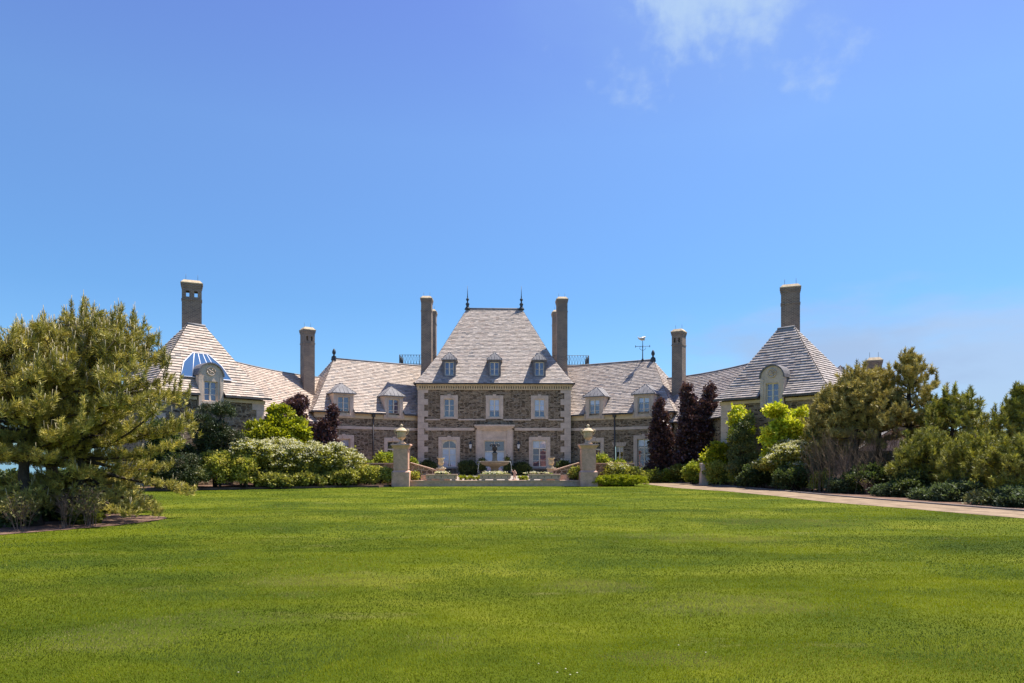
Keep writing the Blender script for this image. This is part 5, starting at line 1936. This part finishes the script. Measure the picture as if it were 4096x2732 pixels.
# ---- right of the forecourt
RB = "shrubs right of the forecourt"
plant('box', 2370, 2588, 1896, 43.9, "low clipped box hedge with a flat rounded top beside the right gate pier", "box hedge", "box_hedge", 'clipped', depth=1.1, seed=401, dens=0.6)
plant('viburnum', 2408, 2560, 1850, 45.0, "rounded pale-tipped shrub above the clipped box hedge", "shrub", "shrub", group=RB, seed=402, blossom=0.08)
plant('yellowgreen', 2385, 2450, 1815, 46.8, "yellow-green shrub behind the garden wall, next to the right gate pier", "shrub", "shrub", group=RB, seed=403)
plant('yellowgreen', 2440, 2510, 1826, 47.2, "low yellow-green shrub behind the right end of the garden wall", "shrub", "shrub", group=RB, seed=404)
plant('dark', 2548, 2612, 1866, 52.5, "dark rounded shrub below the right wing window", "shrub", "shrub", group=RB, seed=405)
plant('midgreen', 2555, 2650, 1880, 50.5, "low green shrub where the drive begins", "shrub", "shrub", group=RB, seed=406)
plant('yellowgreen', 2635, 2700, 1878, 50.8, "low yellowish shrub at the start of the drive", "shrub", "shrub", group=RB, seed=407)
plant('midgreen', 2690, 2790, 1858, 50.2, "bright green shrub in front of the large purple beech", "shrub", "shrub", group=RB, seed=408)
PR = "purple beeches right of the house"
plant('purple', 2580, 2692, 1608, 52.0, "narrow purple columnar beech at the corner of the right curved wing", "beech", "beech_tree", 'column', 0.2, trunk='single', group=PR, seed=411, dens=1.3)
plant('purple', 2695, 2815, 1548, 51.3, "purple columnar beech with a pointed top, left half of the tall pair", "beech", "beech_tree", 'column', 0.3, trunk='single', group=PR, seed=412, dens=1.3)
plant('purple', 2765, 2890, 1558, 50.8, "purple columnar beech, right half of the tall pair before the link roof", "beech", "beech_tree", 'column', 0.3, trunk='single', group=PR, seed=413, dens=1.3)
DB = "shrubs along the drive"
plant('yellowgreen', 2735, 2805, 1845, 47.6, "golden-green shrub just left of the granite post", "shrub", "shrub", group=DB, seed=421)
plant('lime', 2800, 2930, 1765, 46.3, "bright green bush behind the granite post", "bush", "bush", group=DB, seed=422, depth=2)
plant('azalea', 2835, 2925, 1845, 45.2, "yellowish shrub just right of the granite post", "shrub", "shrub", group=DB, seed=423)
plant('azalea', 2920, 2985, 1850, 43.6, "small yellowish shrub second right of the granite post", "shrub", "shrub", group=DB, seed=424)
plant('juniper', 2905, 3045, 1665, 43.0, "dull green juniper tree below the left corner of the right pavilion", "juniper", "juniper_tree", 'tree', 0.4, trunk='single', group=DB, seed=425, dens=1.6, depth=1.8)
plant('golden', 2918, 3020, 1622, 43.6, "lime-yellow treetop showing above the dull juniper", "tree", "leafy_tree", 'tree', 2.7, trunk='single', group=DB, seed=426, dens=1.5, depth=1.5)
plant('golden', 3035, 3265, 1618, 40.3, "golden-yellow maple in front of the right pavilion dormer", "maple", "maple_tree", 'tree', 1.3, trunk='single', group=DB, seed=427, dens=1.5, depth=2.2)
plant('viburnum', 3045, 3262, 1765, 38.9, "white-flowering dogwood below the golden maple", "dogwood", "dogwood_tree", 'tree', 0.6, trunk='single', group=DB, seed=428, blossom=0.75, dens=1.6, depth=2.2)
plant('dark', 2960, 3110, 1850, 41.2, "dark green shrub between the yellowish shrubs and the dogwood", "shrub", "shrub", group=DB, seed=429, depth=1.6)
plant('dark', 3090, 3260, 1868, 37.6, "dark low shrub under the white-flowering dogwood", "shrub", "shrub", group=DB, seed=430, depth=1.6)
plant('azalea', 3245, 3320, 1880, 36.4, "small yellow-leaved shrub right of the dogwood", "shrub", "shrub", group=DB, seed=431)
plant('juniper', 3240, 3340, 1640, 37.8, "dull olive juniper between the golden maple and the pines", "juniper", "juniper_tree", 'tree', 0.5, trunk='single', group=DB, seed=432, dens=1.5)

# ---- pines on the right
PRG = "pines right of the drive"
PG = ((0.42, 0.34, 0.095), (0.28, 0.235, 0.07), (0.56, 0.45, 0.14))
PG2 = ((0.27, 0.26, 0.05), (0.17, 0.175, 0.042), (0.48, 0.44, 0.06))
pine(3425, 36.8, 1446, 2.3, "broad bushy pine hiding the far right chimney", 0.42, (0.1, 0), 12, 6, 20, 0.18, 0.017, PG, 21, False, PRG, 'dome', 0.3, 0.34, top_w=0.5)
pine(3325, 37.6, 1535, 1.6, "smaller bushy pine at the right corner of the right pavilion", 0.38, (0, 0), 11, 6, 20, 0.18, 0.017, PG, 22, False, PRG, 'dome', 0.3, 0.34)
pine(3637, 36, 1396, 2.6, "pine with a tall pointed leader and open side branches", 0.46, (-0.1, 0), 8, 5, 22, 0.18, 0.016, PG, 23, False, PRG, 'spire', 0.3, 0.34, droop=0.15)
pine(3520, 36.6, 1462, 1.5, "slim pine between the far chimney and the pointed pine", 0.5, (0, 0), 7, 5, 20, 0.18, 0.017, PG, 29, False, PRG, 'spire', 0.3, 0.34, droop=0.1)
pine(3815, 34, 1545, 2.3, "pine with level open branches sloping down beside the pointed pine", 0.52, (0.2, 0), 6, 5, 22, 0.17, 0.016, PG2, 24, False, PRG, 'dome', 0.3, 0.34, droop=0.02)
pine(4080, 31, 1530, 1.4, "tall pine cut by the right edge of the picture", 0.42, (0, 0), 9, 5, 22, 0.16, 0.015, PG2, 25, False, PRG, 'spire', 0.28, 0.32)
pine(3715, 31.5, 1715, 1.8, "low spreading pine with bright tips in front of the pointed pine", 0.12, (0, 0), 10, 6, 24, 0.15, 0.014, PG2, 26, False, PRG, 'dome', 0.26, 0.30)
pine(3900, 28.5, 1725, 1.5, "low spreading pine with bright tips above the groundcover by the drive", 0.14, (0, 0), 9, 6, 24, 0.14, 0.013, PG2, 27, False, PRG, 'dome', 0.26, 0.28)
pine(4075, 25.5, 1735, 1.3, "low spreading pine near the lower right end of the drive", 0.16, (0.1, 0), 9, 6, 24, 0.13, 0.012, PG2, 28, False, PRG, 'dome', 0.25, 0.27)
twig_bush(3390, 35.4, 1700, 330, "large brown leafless thicket shrub in front of the bushy pine", seed=41, n=150, r0=0.009, name="bare_shrub", spread=0.8, mat='thicket_bark')
twig_bush(3530, 35.8, 1670, 240, "brown leafless shrub before the garden pavilion", seed=42, n=90, r0=0.009, name="bare_shrub", spread=0.8, mat='thicket_bark')
GC = "low evergreen shrubs edging the drive"
for i, (px0, px1, py, Y, lab, sty_) in enumerate(((3310, 3420, 1915, 34.6, "small bluish evergreen at the far end of the drive edging", 'bluegreen'), (3385, 3560, 1858, 34.0, "taller mid-green shrub second in the drive edging", 'dark'),
                                            (3500, 3610, 1938, 31.4, "low bluish evergreen third in the drive edging", 'bluegreen'), (3565, 3745, 1892, 31.0, "wide dark shrub in the middle of the drive edging", 'dark'),
                                            (3660, 3760, 1958, 28.6, "very low bluish evergreen before the bright-tipped pine", 'bluegreen'), (3745, 3935, 1925, 27.6, "spreading bluish evergreen below the low pines", 'bluegreen'),
                                            (3900, 4010, 1965, 25.4, "low juniper-like evergreen near the right edge of the picture", 'juniper'), (3990, 4160, 1948, 24.4, "bluish evergreen cut by the right edge of the picture", 'bluegreen'))):
    plant(sty_, px0, px1, py, Y, lab, "evergreen shrub", "evergreen_shrub", 'tree' if i % 2 else 'mound', group=GC, seed=440 + i, depth=1.6, dens=1.5 if i % 2 else 1.0)
twig_bush(3470, 33.0, 1905, 90, "small bare shrub between two evergreens of the drive edging", seed=43, n=18, r0=0.01, leafy=1)
twig_bush(3870, 28.0, 1900, 110, "bare arching shrub under the low pines by the drive", seed=44, n=22, r0=0.01, leafy=2)
plant('azalea', 3985, 4075, 1925, 27.0, "yellow-tipped shrub beneath the low pine at the right edge", "shrub", "shrub", 'tree', seed=458, dens=1.5)
for i, (px0, px1, py, Y, lab) in enumerate(((3560, 3720, 1800, 34.5, "dark green shrub in deep shade behind the drive edging"), (3740, 3900, 1820, 33, "dark shrub under the level-branched pine"),
                                            (3900, 4060, 1800, 31, "dark shrub behind the low pines near the right edge"), (3440, 3570, 1800, 37, "dark green shrub below the garden pavilion"))):
    plant('dark', px0, px1, py, Y, lab, "shrub", "shrub", group="dark shrubs behind the drive edging", seed=460 + i)
for i, (px0, px1, py, Y, lab) in enumerate(((3620, 3800, 1690, 46, "green tree far behind the pointed pine"), (3830, 4020, 1700, 44, "green tree far behind the level-branched pine"))):
    plant('midgreen', px0, px1, py, Y, lab, "tree", "leafy_tree", 'tree', 0.8, trunk='single', group="far trees right of the house", seed=470 + i)

# ------------------------------------------------------------------ grass blades and tiny flowers in the lawn
gs = np.random.default_rng(99)


def in_poly(x, y, poly):
    inside = np.zeros(len(x), bool)
    n = len(poly)
    for i in range(n):
        (x0, y0), (x1, y1) = poly[i], poly[(i + 1) % n]
        c_ = ((y0 > y) != (y1 > y)) & (x < (x1 - x0) * (y - y0) / (y1 - y0 + 1e-12) + x0)
        inside ^= c_
    return inside


drive_poly = near_edge + far_edge[::-1]
GX, GY, GH, GW = [], [], [], []
for (ya, yb, dens, hh, ww) in ((4.2, 6.5, 4200, 0.017, 0.0026), (6.5, 10, 2300, 0.018, 0.0036), (10, 15, 900, 0.019, 0.006), (15, 24, 260, 0.02, 0.010), (24, 44.0, 60, 0.022, 0.018)):
    area = 0.82 * (yb ** 2 - ya ** 2)
    n = int(area * dens)
    y = np.sqrt(gs.uniform(ya ** 2, yb ** 2, n))
    x = (gs.uniform(-0.80, 0.84, n)) * y
    GX.append(x)
    GY.append(y)
    GH.append(hh * gs.uniform(0.55, 1.35, n))
    GW.append(np.full(n, ww))
gx, gy, gh, gw = (np.concatenate(a) for a in (GX, GY, GH, GW))
ok = ~in_poly(gx, gy, left_bed) & ~in_poly(gx, gy, far_bed) & ~in_poly(gx, gy, [(p[0] - 0.02, p[1]) for p in drive_poly])
ne = np.array(sorted(near_edge, key=lambda p: p[1]))
ok &= ~((gy > ne[0, 1]) & (gx > np.interp(gy, ne[:, 1], ne[:, 0])))
ok &= ~((gy > 43.9) & (np.abs(gx) < 7.2))
gx, gy, gh, gw = gx[ok], gy[ok], gh[ok], gw[ok]
n = len(gx)


def vnoise(x, y, sx, sy, seed):
    r_ = np.random.default_rng(seed)
    T = r_.random((64, 64))
    X, Y_ = x * sx, y * sy
    xi, yi = np.floor(X).astype(int), np.floor(Y_).astype(int)
    fx, fy = X - xi, Y_ - yi
    fx, fy = fx * fx * (3 - 2 * fx), fy * fy * (3 - 2 * fy)
    g = lambda a, b: T[a % 64, b % 64]
    return (g(xi, yi) * (1 - fx) + g(xi + 1, yi) * fx) * (1 - fy) + (g(xi, yi + 1) * (1 - fx) + g(xi + 1, yi + 1) * fx) * fy


ux, uy = gx * 0.91 + gy * 0.42, gy * 0.91 - gx * 0.42      # mowing direction
pt = 0.34 * vnoise(gx, gy, 0.3, 0.52, 1) + 0.32 * vnoise(gx, gy, 0.75, 1.3, 2) + 0.22 * vnoise(gx, gy, 2.2, 3.2, 3) + 0.12 * vnoise(ux, uy, 0.25, 1.5, 5)
pt = np.clip((pt - 0.5) * 2.0 + 0.5 + 0.045 * np.sin((uy + 0.5 * vnoise(gx, gy, 0.2, 0.2, 6)) * 2 * math.pi / 1.7), 0, 1)
gh *= 0.7 + 0.6 * pt
th = gs.uniform(0, 2 * math.pi, n)
ln = gs.uniform(0.1, 0.75, n) * gh
la = vnoise(gx, gy, 0.5, 0.8, 4) * 6.28 + gs.normal(size=n) * 0.9
V = np.empty((n, 3, 3))
V[:, 0] = np.stack([gx - np.cos(th) * gw, gy - np.sin(th) * gw, np.zeros(n)], 1)
V[:, 1] = np.stack([gx + np.cos(th) * gw, gy + np.sin(th) * gw, np.zeros(n)], 1)
V[:, 2] = np.stack([gx + np.cos(la) * ln, gy + np.sin(la) * ln, gh], 1)
ca, cb, cd = np.array([0.036, 0.062, 0.002]), np.array([0.205, 0.225, 0.006]), np.array([0.30, 0.26, 0.055])
m_ = np.clip((pt - 0.22) / 0.56, 0, 1)[:, None]
gc = ca * (1 - m_) + cb * m_
dry = gs.random(n) < 0.05 + 0.22 * (vnoise(gx, gy, 0.35, 0.9, 8) > 0.74)
gc[dry] = cd
clover = (vnoise(gx, gy, 0.55, 0.8, 12) > 0.72) & (gs.random(n) < 0.5)
gc[clover] = np.array([0.085, 0.125, 0.03])
worn = np.zeros(n)
for (wpx, wpy, wx, wy) in ((3150, 2090, 2.6, 1.3), (2780, 2150, 2.0, 1.0), (2350, 2350, 0.9, 0.6), (1330, 2330, 1.2, 0.9), (900, 2480, 0.9, 0.5), (1750, 2560, 0.7, 0.4), (430, 2560, 0.9, 0.6), (3000, 2420, 1.3, 0.7), (2000, 2080, 2.2, 1.4), (2650, 2640, 0.5, 0.3)):
    cx_, cy_ = on_ground(wpx, wpy)
    dd_ = ((gx - cx_) / wx) ** 2 + ((gy - cy_) / wy) ** 2 + 1.6 * (vnoise(gx, gy, 1.6, 2.2, 21) - 0.5)
    worn = np.maximum(worn, np.clip(1.15 - dd_, 0, 1))
wm = (gs.random(n) < worn * 0.9)
gc[wm] = np.array([0.27, 0.24, 0.085])
gc *= gs.uniform(0.75, 1.25, (n, 1))
g_ = fast_mesh("grass", V.reshape(-1, 3), np.arange(n * 3).reshape(n, 3), M['grass'], col=np.repeat(gc, 3, 0))
tag(g_, "short mown green grass blades of the lawn", "grass", kind="stuff")
fl = [(2160, 2668), (2218, 2704), (2260, 2690), (2268, 2706), (2312, 2700), (940, 2703), (2724, 2588), (2812, 2618), (1378, 2088), (2280, 2128)]
mb = MB()
for i, (px, py) in enumerate(fl):
    x, y = on_ground(px, py)
    for j in range(1):
        q = (x + gs.uniform(-.03, .03), y + gs.uniform(-.03, .03), 0.019)
        mb.lathe(q, [(0.002, -0.003), (0.007, 0), (0.008, 0.003), (0.003, 0.005)], 8)
tag(mb.build("lawn_daisies", M['daisy']), "tiny white daisies scattered in the near lawn", "daisies", kind="stuff")
